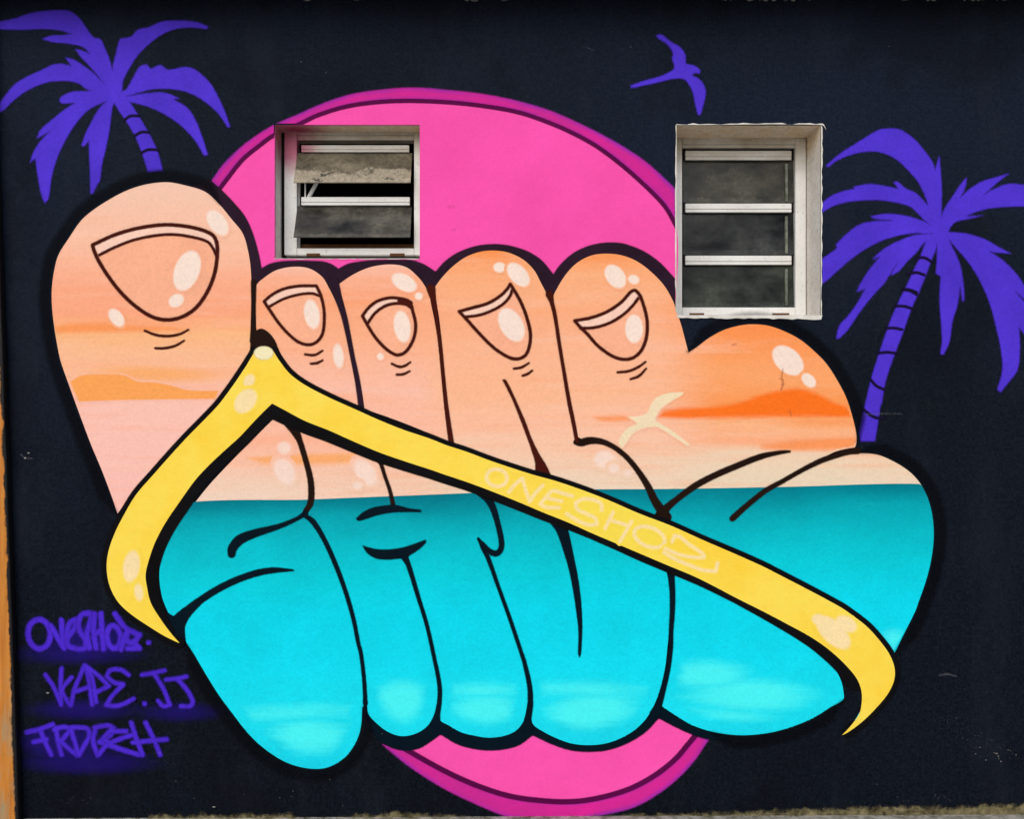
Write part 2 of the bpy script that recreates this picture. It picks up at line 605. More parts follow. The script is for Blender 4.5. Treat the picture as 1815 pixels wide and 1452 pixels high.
# ------------------------------------------------------------------ windows
def alu_mat():
    t = NT('white_painted_aluminium')
    n = t.rng(t.noise(7, 5, 0.6), 0.3, 0.7)
    c = t.mix(n, col(214, 214, 210), col(229, 230, 229))
    xyz = t.xyz()
    gr = t.math('MULTIPLY', t.rng(xyz[2], 2.74, 2.92), t.rng(t.noise(13, 4, 0.7, (0.5, 1, 1)), 0.3, 0.65, 0.35, 0.95))
    c = t.mix(gr, c, col(158, 144, 120))
    f = t.rng(t.noise(75, 4, 0.75), 0.56, 0.72)
    c = t.mix(t.math('MULTIPLY', f, 0.4), c, col(120, 110, 96))
    dn = t.n('ShaderNodeVectorMath', operation='DISTANCE')
    t.l(t.pos(), dn.inputs[0]); dn.inputs[1].default_value = (-0.965, 0.1, 2.87)
    ov = t.rng(t.math('ADD', dn.outputs['Value'], t.math('MULTIPLY', t.noise(20, 3), 0.08)), 0.21, 0.06, 0, 0.9, 'SMOOTHSTEP')
    c = t.mix(ov, c, col(165, 40, 95))
    t.bump(t.noise(120, 3), 0.12, 0.001)
    return t.finish(c, 0.45, 0.4)
def glass_mat(name, lo, hi, cover, z0, z1, foot=None, edges=0.5, seed=0.0):
    """old louvre glass: a film of grime of uneven thickness, thicker along the edges, over tinted glass"""
    t = NT(name)
    tr = t.n('ShaderNodeBsdfTransparent')
    tr.inputs[0].default_value = (0.55, 0.60, 0.58, 1)
    xyz = t.xyz()
    big = t.noise(6.5, 5, 0.62, (0.8, 1, 1.2), (seed, 2, seed * 0.7))
    n = t.rng(big, 0.33, 0.66)
    c = t.mix(n, lo, hi)
    f = t.rng(xyz[2], z0, z1)                              # 0 at the top edge, 1 at the drip edge
    wob = t.math('MULTIPLY', t.math('SUBTRACT', t.noise(14, 6, 0.7, (0.6, 1, 1), (seed, 0, 5)), 0.5), 1.3)
    g_ = t.math('ADD', f, wob)
    if foot:
        c = t.mix(t.rng(g_, 0.62, 0.70, 0, 0.9), c, foot)
        sp = t.math('MULTIPLY', t.rng(t.noise(34, 4, 0.7, (0.5, 1, 1), (seed, 3, 1)), 0.60, 0.66), t.rng(f, 0.3, 0.7))
        c = t.mix(t.math('MULTIPLY', sp, 0.85), c, col(44, 46, 44))
    fl = t.rng(t.noise(55, 6, 0.8), 0.3, 0.72, 0.5, 1.4)
    gc = t.n('ShaderNodeCombineColor')
    for i in range(3):
        t.l(fl, gc.inputs[i])
    c = t.mix(1.0, c, gc.outputs[0], 'MULTIPLY')
    t.finish(c, 0.2, 0.25)
    t.bump(t.noise(40, 4, 0.7), 0.1, 0.001)
    cov = t.rng(t.noise(5, 5, 0.7, (0.8, 1, 1.2), (9 + seed, 0, 3)), 0.3, 0.7, cover[0], cover[1])
    low = t.rng(t.math('ADD', f, t.math('MULTIPLY', wob, 0.12)), 0.86, 1.0, 0, edges)
    cov = t.math('MINIMUM', t.math('ADD', cov, low), 0.97)
    mx = t.n('ShaderNodeMixShader')
    t.l(cov, mx.inputs[0])
    t.l(tr.outputs[0], mx.inputs[1])
    t.l(t.b.outputs[0], mx.inputs[2])
    t.l(mx.outputs[0], t.t.nodes['Material Output'].inputs[0])
    return t.m
M_ALU = alu_mat()
M_GL1 = glass_mat('mouldy_louvre_glass', col(70, 66, 56), col(134, 126, 108), (0.85, 0.97), V(0, 271, 0.125)[2], V(0, 323, 0.045)[2], col(168, 158, 138), 0.3, 1.3)
M_GL1B = glass_mat('sooty_louvre_glass', col(14, 15, 20), col(106, 102, 92), (0.5, 0.92), V(0, 365, 0.125)[2], V(0, 420, 0.045)[2], None, 0.4, 4.1)
M_GL2 = [glass_mat('dusty_closed_glass', col(26, 27, 24), col(92, 90, 78), (0.55, 0.95), V(0, 283, 0.22)[2], V(0, 359, 0.21)[2], None, 0.5, 2.2),
         glass_mat('smoky_closed_glass', col(4, 4, 8), col(78, 80, 78), (0.3, 0.95), V(0, 376, 0.22)[2], V(0, 451, 0.21)[2], None, 0.6, 6.4),
         glass_mat('greenish_closed_glass', col(6, 8, 10), col(74, 80, 70), (0.3, 0.95), V(0, 469, 0.22)[2], V(0, 546, 0.21)[2], None, 0.6, 8.9)]
_t = NT('black_rubber_seal'); M_SEAL = _t.finish(col(18, 15, 14), 0.8, 0.2)
_t = NT('grey_green_reflection'); M_REFLECT = _t.finish(_t.mix(_t.rng(_t.noise(30, 5, 0.7), 0.35, 0.65), col(62, 68, 58), col(128, 134, 122)), 0.5, 0.3)  # pale tone of a reflection, put into the colour
_t = NT('rusty_slot'); M_SLOT = _t.finish(_t.mix(_t.noise(60), col(70, 30, 18), col(110, 80, 50)), 0.8, 0.2)

def vbox(px0, px1, py0, py1, y0, y1):
    """box whose front face, at depth y0, spans the given sighted rectangle"""
    a, b = V(px0, py0, y0), V(px1, py1, y0)
    return ((a[0], y0, b[2]), (b[0], y1, a[2]))
def blade(name, px0, px1, top, bot, px2, px3, yt, yb, mat, parent, label=None, th=0.005):
    a0, a1 = Vector(V(px0, top, yt)), Vector(V(px1, top, yt))
    b0, b1 = Vector(V(px2, bot, yb)), Vector(V(px3, bot, yb))
    xl, xr = (a0.x + b0.x) / 2, (a1.x + b1.x) / 2
    a0.x = b0.x = xl; a1.x = b1.x = xr
    nrm = (a1 - a0).cross(b0 - a0).normalized()
    if nrm.y < 0:
        nrm = -nrm
    bm = bmesh.new()
    f = [bm.verts.new(p) for p in (a0, a1, b1, b0)]
    k = [bm.verts.new(p + nrm * th) for p in (a0, a1, b1, b0)]
    bm.faces.new(f); bm.faces.new(k[::-1])
    for i in range(4):
        j = (i + 1) % 4
        bm.faces.new((f[j], f[i], k[i], k[j]))
    bmesh.ops.recalc_face_normals(bm, faces=bm.faces[:])
    me = bpy.data.meshes.new(name)
    bm.to_mesh(me); bm.free()
    return link(name, me, mat, parent, label)
def rod(name, pa, pb, r, mat, parent):
    pa, pb = Vector(pa), Vector(pb)
    d = (pb - pa)
    u = d.normalized()
    s = u.cross(Vector((0, 1, 0))).normalized() * r
    t_ = u.cross(s).normalized() * r
    bm = bmesh.new()
    A = [bm.verts.new(pa + s * math.cos(q * math.pi / 4) + t_ * math.sin(q * math.pi / 4)) for q in range(8)]
    B = [bm.verts.new(pb + s * math.cos(q * math.pi / 4) + t_ * math.sin(q * math.pi / 4)) for q in range(8)]
    for i in range(8):
        j = (i + 1) % 8
        bm.faces.new((A[i], A[j], B[j], B[i]))
    bm.faces.new(A[::-1]); bm.faces.new(B)
    bmesh.ops.recalc_face_normals(bm, faces=bm.faces[:])
    me = bpy.data.meshes.new(name)
    bm.to_mesh(me); bm.free()
    return link(name, me, mat, parent)
def rail(px0, px1, py0, py1, y, parent):
    """folded aluminium bar that holds the top edge of a louvre blade, with a groove along it"""
    m = py0 + (py1 - py0) * 0.62
    o = boxes('louvre_rail', [vbox(px0, px1, py0, m, y, y + 0.02), vbox(px0, px1, m + 0.5, py1, y + 0.004, y + 0.02),
                              vbox(px0 + 1, px1 - 1, m - 1, m + 2, y + 0.007, y + 0.018)], M_ALU, parent, bevel=0.0012)
    return o

def window_open():
    w = thing('louvre_window', 'small louvre window with two mouldy blades tilted open, set in the pink painted sun', 'window', W(615.5, 458, 0.14), 'louvre windows in the wall')
    yf, yb = 0.11, 0.165
    o = boxes('frame', [vbox(504, 526, 224, 452, yf, yb), vbox(734, 764, 224, 452, yf, yb)], M_ALU, w, bevel=0.002)
    boxes('frame', [vbox(526.4, 733.6, 222, 239, yf + 0.004, yb), vbox(526.4, 733.6, 240, 248, yf + 0.014, yb)], M_ALU, w, bevel=0.0015)
    boxes('frame', [vbox(526.4, 733.6, 440, 452, yf + 0.003, yb)], M_ALU, w, bevel=0.002)
    boxes('frame', [vbox(524, 531, 300, 440, yf + 0.03, yb), ], M_ALU, w, bevel=0.001)
    boxes('drain_slot', [vbox(543, 567, 449, 453.5, yf + 0.0015, yf + 0.02)], M_SLOT, w)
    boxes('drain_slot', [vbox(691, 717, 449, 453.5, yf + 0.0015, yf + 0.02)], M_SLOT, w)
    boxes('seal', [vbox(499, 504.4, 226, 456, yf + 0.012, yb)], M_SEAL, w)
    boxes('lower_track', [vbox(530, 734, 433, 440.5, yf + 0.05, yb + 0.03)], M_SLOT, w)
    rail(534, 725, 257, 269, yf - 0.004, w)
    rail(534, 726, 349, 363.5, yf - 0.004, w)
    blade('louvre', 528, 731, 271, 323, 519.5, 727, 0.125, 0.045, M_GL1, w, 'upper louvre blade with pale mould stains, tilted out')
    blade('louvre', 528, 731, 365, 420, 519.5, 726, 0.125, 0.045, M_GL1B, w, 'lower louvre blade dark with soot, tilted out')
    rod('operator_arm', V(541, 318, 0.11), V(541, 350, 0.12), 0.0035, M_ALU, w)
    rod('operator_arm', V(564, 318, 0.115), V(547, 350, 0.125), 0.009, M_ALU, w)
def window_shut():
    w = thing('louvre_window', 'taller louvre window with three dusty blades shut, beside a violet painted palm', 'window', W(1326, 563, 0.22), 'louvre windows in the wall')
    yf, yb = 0.19, 0.245
    boxes('frame', [vbox(1180, 1209, 244, 562, yf, yb), vbox(1410, 1428.5, 244, 562, yf, yb)], M_ALU, w, bevel=0.002)
    boxes('frame', [vbox(1209.4, 1409.6, 242, 255, yf + 0.004, yb), vbox(1209.4, 1409.6, 256, 262, yf + 0.014, yb)], M_ALU, w, bevel=0.0015)
    boxes('frame', [vbox(1209.4, 1409.6, 545, 562, yf + 0.003, yb)], M_ALU, w, bevel=0.002)
    boxes('drain_slot', [vbox(1222, 1248, 555, 558.5, yf + 0.0015, yf + 0.02)], M_SLOT, w)
    boxes('drain_slot', [vbox(1369, 1399, 555, 558.5, yf + 0.0015, yf + 0.02)], M_SLOT, w)
    for a, b in ((267, 283), (360.5, 376), (453, 469)):
        rail(1215, 1403, a, b, yf + 0.006, w)
    for k, (a, b) in enumerate(((283, 359), (376, 451.5), (469, 546))):
        blade('louvre', 1210.5, 1408.5, a, b, 1210.5, 1408.5, yf + 0.034, yf + 0.02, M_GL2[k], w,
              ('top louvre blade filmed with brown dust', 'middle louvre blade with dusty corners', 'lowest louvre blade with a faint pink reflection')[k] if k < 2 else None)
    for a, b in ((290, 357), (383, 449), (476, 541)):  # added strips, coloured as the side frame's reflection in the panes
        boxes('reflection_strip', [vbox(1392, 1396.5, a, b, yf + 0.012, yf + 0.03)], M_REFLECT, w, bevel=0.0008)
    boxes('seal', [vbox(1209, 1214.5, 262, 283, yf + 0.028, yb), vbox(1403.5, 1410, 262, 283, yf + 0.028, yb)], M_SEAL, w)
    boxes('seal', [vbox(1209, 1214.5, 358, 377, yf + 0.028, yb), vbox(1403.5, 1410, 358, 377, yf + 0.028, yb)], M_SEAL, w)
    boxes('seal', [vbox(1209, 1214.5, 451, 470, yf + 0.028, yb), vbox(1403.5, 1410, 451, 470, yf + 0.028, yb)], M_SEAL, w)
window_open()
window_shut()

# plaster left bare round the openings, mortar at the wall head and the bare footing
def ragged(a, b, n, amp, axis):
    out = []
    for i in range(n + 1):
        f = i / n
        p = [a[0] + (b[0] - a[0]) * f, a[1] + (b[1] - a[1]) * f]
        p[axis] += random.uniform(-amp, amp) if 0 < i < n else 0
        out.append(tuple(p))
    return out
def plaster_edge():
    t = NT('bare_plaster_edge')
    c = t.mix(t.rng(t.noise(14, 5, 0.65), 0.3, 0.7), col(190, 184, 174), col(228, 226, 220))
    t.bump(t.noise(90, 4), 0.5, 0.003)
    m = t.finish(c, 0.85, 0.15)
    l, r, tp, bt = OP2
    e = 0.3
    # right-hand, lower and upper lips of the taller window
    sheet('plaster_edge', [(r + e, tp), (r + e, bt - 1)] + ragged((r + 2, bt), (r + 3, tp + 4), 34, 1.3, 0), m, wall, 9, corner=60)
    sheet('plaster_edge', [(r + 3, bt + e), (l - 1, bt + e)] + ragged((l + 2, bt + 5), (r + 1, bt + 8), 30, 1.1, 1), m, wall, 9, corner=60)
    sheet('plaster_edge', [(l, tp - e), (r + 2, tp - e), (r + 10, tp + 9), (r + 5, tp - 2)] + ragged((r + 1, tp - 3), (l - 1, tp - 2), 26, 1.5, 1), m, wall, 9, corner=60)
    sheet('plaster_edge', [(l - e, bt - 2), (l - e, tp)] + ragged((l - 2, tp), (l - 2, bt - 6), 20, 1.0, 0), m, wall, 9, corner=100)
    l, r, tp, bt = OP1
    sheet('plaster_edge', [(r + 1, bt + e), (l - 1, bt + e)] + ragged((l - 1, bt + 1.5), (r - 4, bt + 1.6), 36, 0.7, 1), m, wall, 9, sm=False)
plaster_edge()
def footing():
    t = NT('mossy_bare_footing')
    c = t.mix(t.rng(t.noise(18, 5, 0.7), 0.35, 0.65), col(52, 48, 28), col(138, 128, 96))
    t.bump(t.noise(80, 5, 0.7), 0.7, 0.006)
    t.fuzz(5.0, 24.0, 1.0, 24)
    m = t.finish(c, 0.9, 0.1)
    m.name = 'mossy_bare_footing'
    for pts in ([(262, 1449), (290, 1445), (330, 1447), (362, 1444), (400, 1447), (450, 1446), (478, 1444), (520, 1447), (545, 1452), (545, 1462), (262, 1462)],
                [(604, 1450), (640, 1444), (672, 1447), (700, 1441), (740, 1446), (790, 1445), (830, 1449), (830, 1462), (604, 1462)],
                [(1010, 1449), (1100, 1447), (1200, 1444), (1300, 1441), (1380, 1438), (1480, 1434), (1570, 1431), (1660, 1433), (1740, 1429), (1830, 1427), (1900, 1426), (1900, 1462), (1010, 1462)]):
        spray('bare_footing', [('poly', pts)], m, wall, 9, cell=2.5, margin=8)
    t = NT('grey_mortar')
    c = t.mix(t.rng(t.noise(22, 5, 0.7), 0.35, 0.65), col(40, 46, 52), col(150, 150, 146))
    m = t.finish(c, 0.9, 0.1)
    for (a, b) in ((538, 552), (626, 652), (790, 800), (812, 866), (880, 905), (1278, 1298), (1322, 1410), (1430, 1450), (1590, 1612), (1640, 1690), (1700, 1790)):
        n = max(3, int((b - a) / 4))
        sheet('mortar_smear', [(b, -12), (a, -12)] + ragged((a, 0), (b, 0), n, 3.2, 1), m, wall, 9, sm=False)
footing()
#MURAL
# ------------------------------------------------------------------ the mural: paint colours
def sky_col(t, big=False):
    xyz = t.xyz()
    wob = t.math('MULTIPLY', t.math('SUBTRACT', t.noise(2.2, 4, 0.6, (0.5, 1, 3.5)), 0.5), 0.16)
    f = t.rng(t.math('ADD', xyz[2], wob), W(0, 300)[2], W(0, 900)[2])
    S = lambda L: [((p - 300) / 600.0, col(*c)) for p, c in L]
    left = t.ramp(f, S([(323, (241, 198, 176)), (430, (246, 190, 162)), (510, (252, 170, 136)), (565, (250, 166, 128)), (590, (250, 184, 132)), (650, (250, 186, 150)), (705, (248, 186, 166)), (725, (248, 193, 178)), (900, (246, 190, 180))]))
    mid = t.ramp(f, S([(440, (254, 146, 78)), (490, (254, 176, 130)), (560, (252, 172, 130)), (625, (251, 182, 146)), (700, (248, 184, 146)), (750, (247, 190, 160)), (810, (242, 200, 172)), (868, (232, 212, 188))]))
    toe = t.ramp(f, S([(468, (246, 188, 165)), (530, (253, 164, 122)), (600, (251, 176, 138)), (690, (250, 190, 168)), (790, (247, 184, 156)), (850, (240, 202, 178)), (890, (236, 210, 190))]))
    rgt = t.ramp(f, S([(575, (254, 142, 76)), (620, (254, 154, 92)), (665, (253, 164, 106)), (730, (253, 150, 82)), (750, (252, 180, 134)), (775, (252, 172, 130)), (805, (236, 206, 178)), (862, (228, 212, 186))]))
    m2 = t.rng(xyz[0], W(740, 0)[0], W(800, 0)[0])
    m3 = t.rng(xyz[0], W(1150, 0)[0], W(1290, 0)[0], 0, 1, 'SMOOTHSTEP')
    if big:
        c = left
    else:
        c = t.mix(m2, toe, mid)
        c = t.mix(m3, c, rgt)
    st = t.rng(t.noise(3.2, 6, 0.7, (0.35, 1, 5)), 0.50, 0.72)
    c = t.mix(t.math('MULTIPLY', st, 0.42), c, col(255, 160, 110))
    pl = t.rng(t.noise(2.6, 6, 0.7, (0.4, 1, 4), (5, 0, 8)), 0.52, 0.74)
    c = t.mix(t.math('MULTIPLY', pl, 0.4), c, col(250, 206, 184))
    n2 = t.rng(t.noise(100, 3, 0.75), 0.25, 0.75, 0.94, 1.05)
    g_ = t.n('ShaderNodeCombineColor')
    for i in range(3):
        t.l(n2, g_.inputs[i])
    return t.mix(1.0, c, g_.outputs[0], 'MULTIPLY')
def sea_col(t):
    xyz = t.xyz()
    tilt = t.math('MULTIPLY', xyz[0], 0.026)              # the painted horizon climbs slightly to the right
    wob = t.math('MULTIPLY', t.math('SUBTRACT', t.noise(2.0, 4, 0.55, (0.7, 1, 2.2)), 0.5), 0.16)
    f = t.rng(t.math('ADD', t.math('SUBTRACT', xyz[2], tilt), wob), W(0, 868)[2], W(0, 1368)[2])
    S = [(0.0, (0, 118, 136)), (0.035, (0, 134, 150)), (0.09, (2, 164, 178)), (0.18, (4, 188, 202)), (0.29, (6, 205, 220)), (0.42, (8, 214, 236)), (0.62, (14, 219, 241)), (0.8, (24, 224, 242)), (1.0, (22, 210, 234))]
    c = t.ramp(f, [(p, col(*k)) for p, k in S])
    n1 = t.rng(t.noise(4, 6, 0.65), 0.3, 0.7, 0.90, 1.04)
    n2 = t.rng(t.noise(95, 3, 0.75), 0.25, 0.75, 0.91, 1.08)
    n = t.math('MULTIPLY', n1, n2)
    g_ = t.n('ShaderNodeCombineColor')
    for i in range(3):
        t.l(n, g_.inputs[i])
    return t.mix(1.0, c, g_.outputs[0], 'MULTIPLY')
def yellow_col(t):
    n = t.rng(t.noise(4, 5, 0.6), 0.3, 0.7)
    c = t.mix(n, col(248, 206, 60), col(253, 222, 92))
    xyz = t.xyz()
    gr = t.math('MULTIPLY', t.rng(xyz[0], 0.0, 0.35), t.rng(xyz[0], 0.9, 0.5))
    return t.mix(t.math('MULTIPLY', gr, t.rng(t.noise(6), 0.35, 0.65, 0.2, 0.8)), c, col(240, 220, 82))
def nail_col(t):
    return mottled(t, col(253, 176, 142), 0.05, 5)
def field(name, fn):
    t = NT(name)
    c = fn(t)
    t.plaster()
    return t.finish(c, 0.58, SPEC)
def over(name, under, rgb, soft, amp, amax=1.0, grain=140, nsc=(1, 1, 1)):
    """paint feathered into the field of paint that it was sprayed over"""
    t = NT(name)
    c = mottled(t, col(*rgb), 0.03)
    at = t.n('ShaderNodeAttribute', attribute_name='sd')
    nz = t.noise(grain, 4, 0.7, nsc)
    v = t.math('ADD', at.outputs['Fac'], t.math('MULTIPLY', t.math('SUBTRACT', nz, 0.5), amp))
    c = t.mix(t.rng(v, -soft, soft, 0, amax, 'SMOOTHSTEP'), under(t), c)
    t.plaster()
    return t.finish(c, 0.58, SPEC)
sky_big = lambda t: sky_col(t, True)
def rim_paint(name):
    t = NT(name)
    n = t.rng(t.noise(5, 4, 0.6), 0.3, 0.7)
    c = t.mix(n, col(190, 42, 140), col(216, 38, 148))
    at = t.n('ShaderNodeAttribute', attribute_name='sd')
    e = t.rng(at.outputs['Fac'], 9, 0, 0, 0.9)
    c = t.mix(t.math('MULTIPLY', e, t.rng(t.noise(4, 3), 0.35, 0.6, 0.25, 1)), c, col(130, 44, 168))
    t.plaster()
    t.fuzz(2.2, 2.0)
    return t.finish(c, 0.6)
M_SKY, M_SKYB, M_SEA, M_YEL = field('sunset_paint', sky_col), field('sunset_paint_big_toe', sky_big), field('turquoise_sea_paint', sea_col), field('yellow_strap_paint', yellow_col)
M_PINK = paint('hot_pink_paint', (252, 82, 171), 0.085, scale=3, fine=0.04)
M_RIM = rim_paint('magenta_rim_paint')
M_RIML = paint('plum_line_paint', (84, 6, 66), 0.15, 1.3, 1.0)
M_OUT = paint('plum_black_outline_paint', (40, 22, 38), 0.22, 1.6, 1.0, scale=6, fine=0.1)
M_BRN = paint('brown_black_line_paint', (66, 18, 10), 0.15, 1.5, 1.9)
M_STO = paint('strap_outline_paint', (11, 10, 13), 0.3, 1.1, 0.9)
M_KEY = paint('black_key_line_paint', (6, 9, 16), 0.3, 5.5, 4.0, 0.6)
M_DRK = paint('black_brown_line_paint', (32, 17, 11), 0.2, 1.5, 1.9)
M_INK = paint('blue_black_line_paint', (2, 18, 30), 0.2, 1.5, 1.9)
M_PUR = paint('violet_spray_paint', (77, 51, 202), 0.14, 2.4, 3.2, scale=5, fine=0.09)
M_TAG = paint('violet_tag_paint', (72, 40, 198), 0.16, 2.8, 5.0, scale=9, fine=0.1)
M_MIST = paint('violet_overspray', (44, 22, 150), 0.1, 11.0, 10.0, 0.34, grain=40)
M_RING = paint('trunk_ring_paint', (22, 14, 46), 0.1, 1.5, 1.2)
M_CREAM = over('cream_highlight_paint', sky_col, (244, 222, 208), 2.0, 1.2)
M_CREAMB = over('cream_highlight_paint_big_toe', sky_big, (244, 222, 208), 2.0, 1.2)
M_CREAMN = over('cream_highlight_paint_nail', nail_col, (244, 222, 208), 2.0, 1.2)
M_FAINT = over('faint_highlight_paint', sky_col, (243, 218, 206), 4.0, 3.0, 0.8)
M_YHI = over('pale_yellow_highlight_paint', yellow_col, (244, 220, 166), 2.6, 1.6)
M_LET = over('pale_lettering_paint', yellow_col, (245, 220, 160), 1.8, 1.4, 0.95)
M_BIRD2 = over('cream_bird_paint', sky_col, (238, 218, 182), 1.4, 1.0)
M_NAIL = field('toenail_paint', nail_col)
M_TIP = paint('toenail_tip_paint', (249, 204, 184), 0.03)
M_CL1 = over('amber_cloud_paint', sky_big, (249, 162, 82), 1.6, 1.4, 0.95)
M_CL1B = over('amber_haze_paint_big_toe', sky_big, (251, 170, 100), 8.0, 5.0, 0.8, 40)
M_CL1S = over('amber_haze_paint', sky_col, (251, 168, 98), 6.0, 5.0, 0.85, 40)
M_CL2 = over('orange_cloud_paint', sky_col, (253, 112, 24), 6.0, 9.0, 0.95, 14, (0.3, 1, 4))
M_CL3 = over('peach_cloud_paint', sky_col, (252, 148, 86), 6.0, 9.0, 0.9, 14, (0.3, 1, 4))
M_CL3B = over('peach_cloud_paint_big_toe', sky_big, (251, 150, 86), 6.0, 4.0, 0.9, 60)
M_GLINT = over('sea_glint_paint', sea_col, (80, 248, 255), 13.0, 24.0, 0.75, 9, (0.35, 1, 4))

# ------------------------------------------------------------------ painted sun
sun_p = thing('painted_sun', 'hot pink painted sun disc with a magenta rim behind the toes', 'mural', W(950, 1440))
A3, A8 = (360, 140, 4.271), (800, 140, 4.271)
RIM_T = Z(*A3, [(62, 775), (150, 650), (270, 530), (400, 430), (530, 350), (700, 275), (880, 195), (1100, 120), (1350, 80), (1600, 65)]) + \
        Z(*A8, [(0, 85), (250, 115), (500, 165), (750, 240), (1000, 350), (1250, 480), (1450, 610), (1600, 740), (1704, 860)])
LINE_T = Z(*A3, [(120, 840), (180, 760), (300, 610), (420, 510), (530, 430), (720, 345), (880, 270), (1100, 205), (1350, 172), (1600, 165)]) + \
         Z(*A8, [(0, 178), (250, 205), (500, 250), (700, 315), (900, 400), (1100, 510), (1300, 660), (1500, 840), (1620, 970), (1706, 1120)])
B6 = (640, 1240, 2.836)
LINE_B = Z(*B6, [(1690, 170), (1640, 230), (1580, 300), (1480, 380), (1350, 450), (1200, 495), (1050, 515), (860, 505), (720, 480), (560, 425), (400, 350), (225, 252)])
RIM_B = Z(*B6, [(105, 225), (230, 330), (400, 440), (560, 520), (740, 592), (900, 612), (1060, 612), (1220, 582), (1380, 540), (1530, 450), (1650, 340), (1750, 200)])
NOTCH = [(OP1[0], 238.5), (OP1[0], OP1[3]), (OP1[1], OP1[3]), (OP1[1], OP1[2]), (529, OP1[2])]
sheet('disc', LINE_T[:5] + NOTCH + LINE_T[6:] + [(1198.6, 520), (1180, 700), (1215, 1100)] + LINE_B + [(520, 1000), (420, 520)], M_PINK, sun_p, 1, corner=60)
offwin = lambda X, Y: ~(((X > OP1[0]) & (X < OP1[1]) & (Y > OP1[2]) & (Y < OP1[3])) | ((X > OP2[0]) & (X < OP2[1]) & (Y > OP2[2]) & (Y < OP2[3])))
spray('rim', [('poly', RIM_T + LINE_T[::-1], 60)], M_RIM, sun_p, 2, 'magenta rim along the top of the painted sun', clip=offwin)
spray('rim', [('poly', RIM_B + LINE_B, 60)], M_RIM, sun_p, 2, 'magenta rim along the foot of the painted sun')
spray('rim_line', [('stroke', [p + (3.7,) for p in LINE_T])], M_RIML, sun_p, 3, cell=2, clip=offwin)
spray('rim_line', [('stroke', [p + (4.6,) for p in LINE_B])], M_RIML, sun_p, 3, cell=2)

# ------------------------------------------------------------------ painted foot
foot = thing('foot_mural', 'painted cartoon foot filled with an orange sunset sky over turquoise sea', 'mural', W(900, 1363))
T1, T2, T3, T4, T5, T6, T7, T8 = [(x, y, 4.5375) for x, y in ((80, 300), (80, 600), (430, 420), (750, 410), (960, 410), (1150, 540), (430, 640), (780, 640))]
U1, U2, U3, U4, U5, U6, U7, U8, U9 = [(x, y, 4.5375) for x, y in ((170, 860), (530, 860), (830, 840), (1000, 740), (1300, 780), (1260, 1040), (300, 1060), (620, 1120), (900, 1120))]
# strap edges (needed by the fields beneath it)
STRAP_LO = [(479, 719), (483, 715.4)] + Z(*T7, [(340, 395), (500, 480), (700, 560), (900, 650), (1100, 735), (1300, 805), (1500, 870)]) + [(790, 842)] + \
    Z(*U3, [(0, 70), (200, 145), (400, 225), (600, 310), (800, 390), (1000, 480), (1200, 565), (1400, 650), (1600, 735), (1815, 825)]) + \
    Z(*U6, [(30, 0), (200, 90), (400, 190), (600, 295), (800, 405), (950, 510), (1080, 630), (1170, 740), (1205, 830), (1210, 920), (1190, 1020), (1120, 1120), (1050, 1195)])
STRAP_UP = Z(*T7, [(250, -75), (300, 0), (380, 100), (500, 190), (700, 295), (900, 385), (1100, 475), (1300, 555), (1500, 622)]) + \
    Z(*T8, [(60, 680), (200, 725), (400, 800), (600, 868), (760, 918), (920, 962), (1150, 1040), (1350, 1118)]) + \
    Z(*U4, [(600, 772), (860, 872), (1100, 980), (1400, 1110), (1600, 1200)]) + \
    Z(*U5, [(300, 1050), (600, 1205), (850, 1340)]) + \
    Z(*U6, [(1100, 205), (1250, 320), (1350, 430), (1430, 540), (1472, 650), (1470, 750), (1420, 860), (1330, 970), (1220, 1080), (1100, 1170)])
STRAP_L_OUT = [(452.5, 624), (437, 648.5), (415, 681.5), (388.5, 717), (364, 743), (333.5, 774), (305, 805), (274, 840), (247.5, 870), (236, 886), (223, 908.5), (206, 941.5), (194, 974.6), (190, 1003), (193, 1030), (201, 1052), (214, 1071.6), (236, 1091), (262.6, 1109), (291, 1126.7), (311, 1136.6), (319, 1140)]
STRAP_L_IN = [(319, 1140), (302, 1120), (284.6, 1096), (268, 1068), (261.5, 1041), (259, 1018.7), (265, 992), (276, 961), (293.4, 928), (315.5, 895), (347, 851), (371, 825), (399.6, 798), (426, 774), (455, 743), (479, 719)]
HORIZON = [(300, 891), (337, 890), (545, 886), (684, 880), (838, 874), (1055, 867.5), (1180, 867), (1300, 865), (1400, 863), (1628, 858)]

# dark ground of the outline, over the pink
OUT_TOP = Z(*T1, [(1330, 85), (1435, 180), (1530, 280), (1610, 380), (1670, 510), (1720, 680), (1742, 797)]) + \
    Z(*T3, [(220, 215), (320, 195), (440, 190), (560, 192), (650, 197), (720, 220), (770, 255), (850, 215), (960, 195), (1100, 185), (1250, 183), (1360, 187), (1450, 215), (1510, 250), (1552, 280)]) + \
    Z(*T4, [(170, 245), (270, 175), (380, 130), (480, 108), (600, 103), (720, 120), (850, 165), (950, 230), (1020, 310), (1046, 347), (1100, 270), (1200, 180), (1320, 120), (1450, 92)]) + \
    Z(*T5, [(620, 92), (700, 110), (830, 165), (950, 250), (1050, 355), (1083, 393)])
spray('outline', [('poly', OUT_TOP + [(1198.5, 545), (1190, 560), (1000, 640), (700, 640), (440, 640), (400, 500), (340, 330)], 40)], M_OUT, foot, 4, cell=3, clip=offwin)
OUT_BOT = Z(*U8, [(230, 870), (350, 940), (450, 957), (560, 940), (660, 880), (730, 828), (860, 905), (1000, 945), (1130, 957), (1260, 945), (1370, 910), (1470, 835)]) + \
    Z(*U9, [(350, 905), (500, 955), (650, 968), (800, 955), (960, 900), (1100, 815), (1215, 698), (1330, 760), (1460, 820), (1600, 866)])
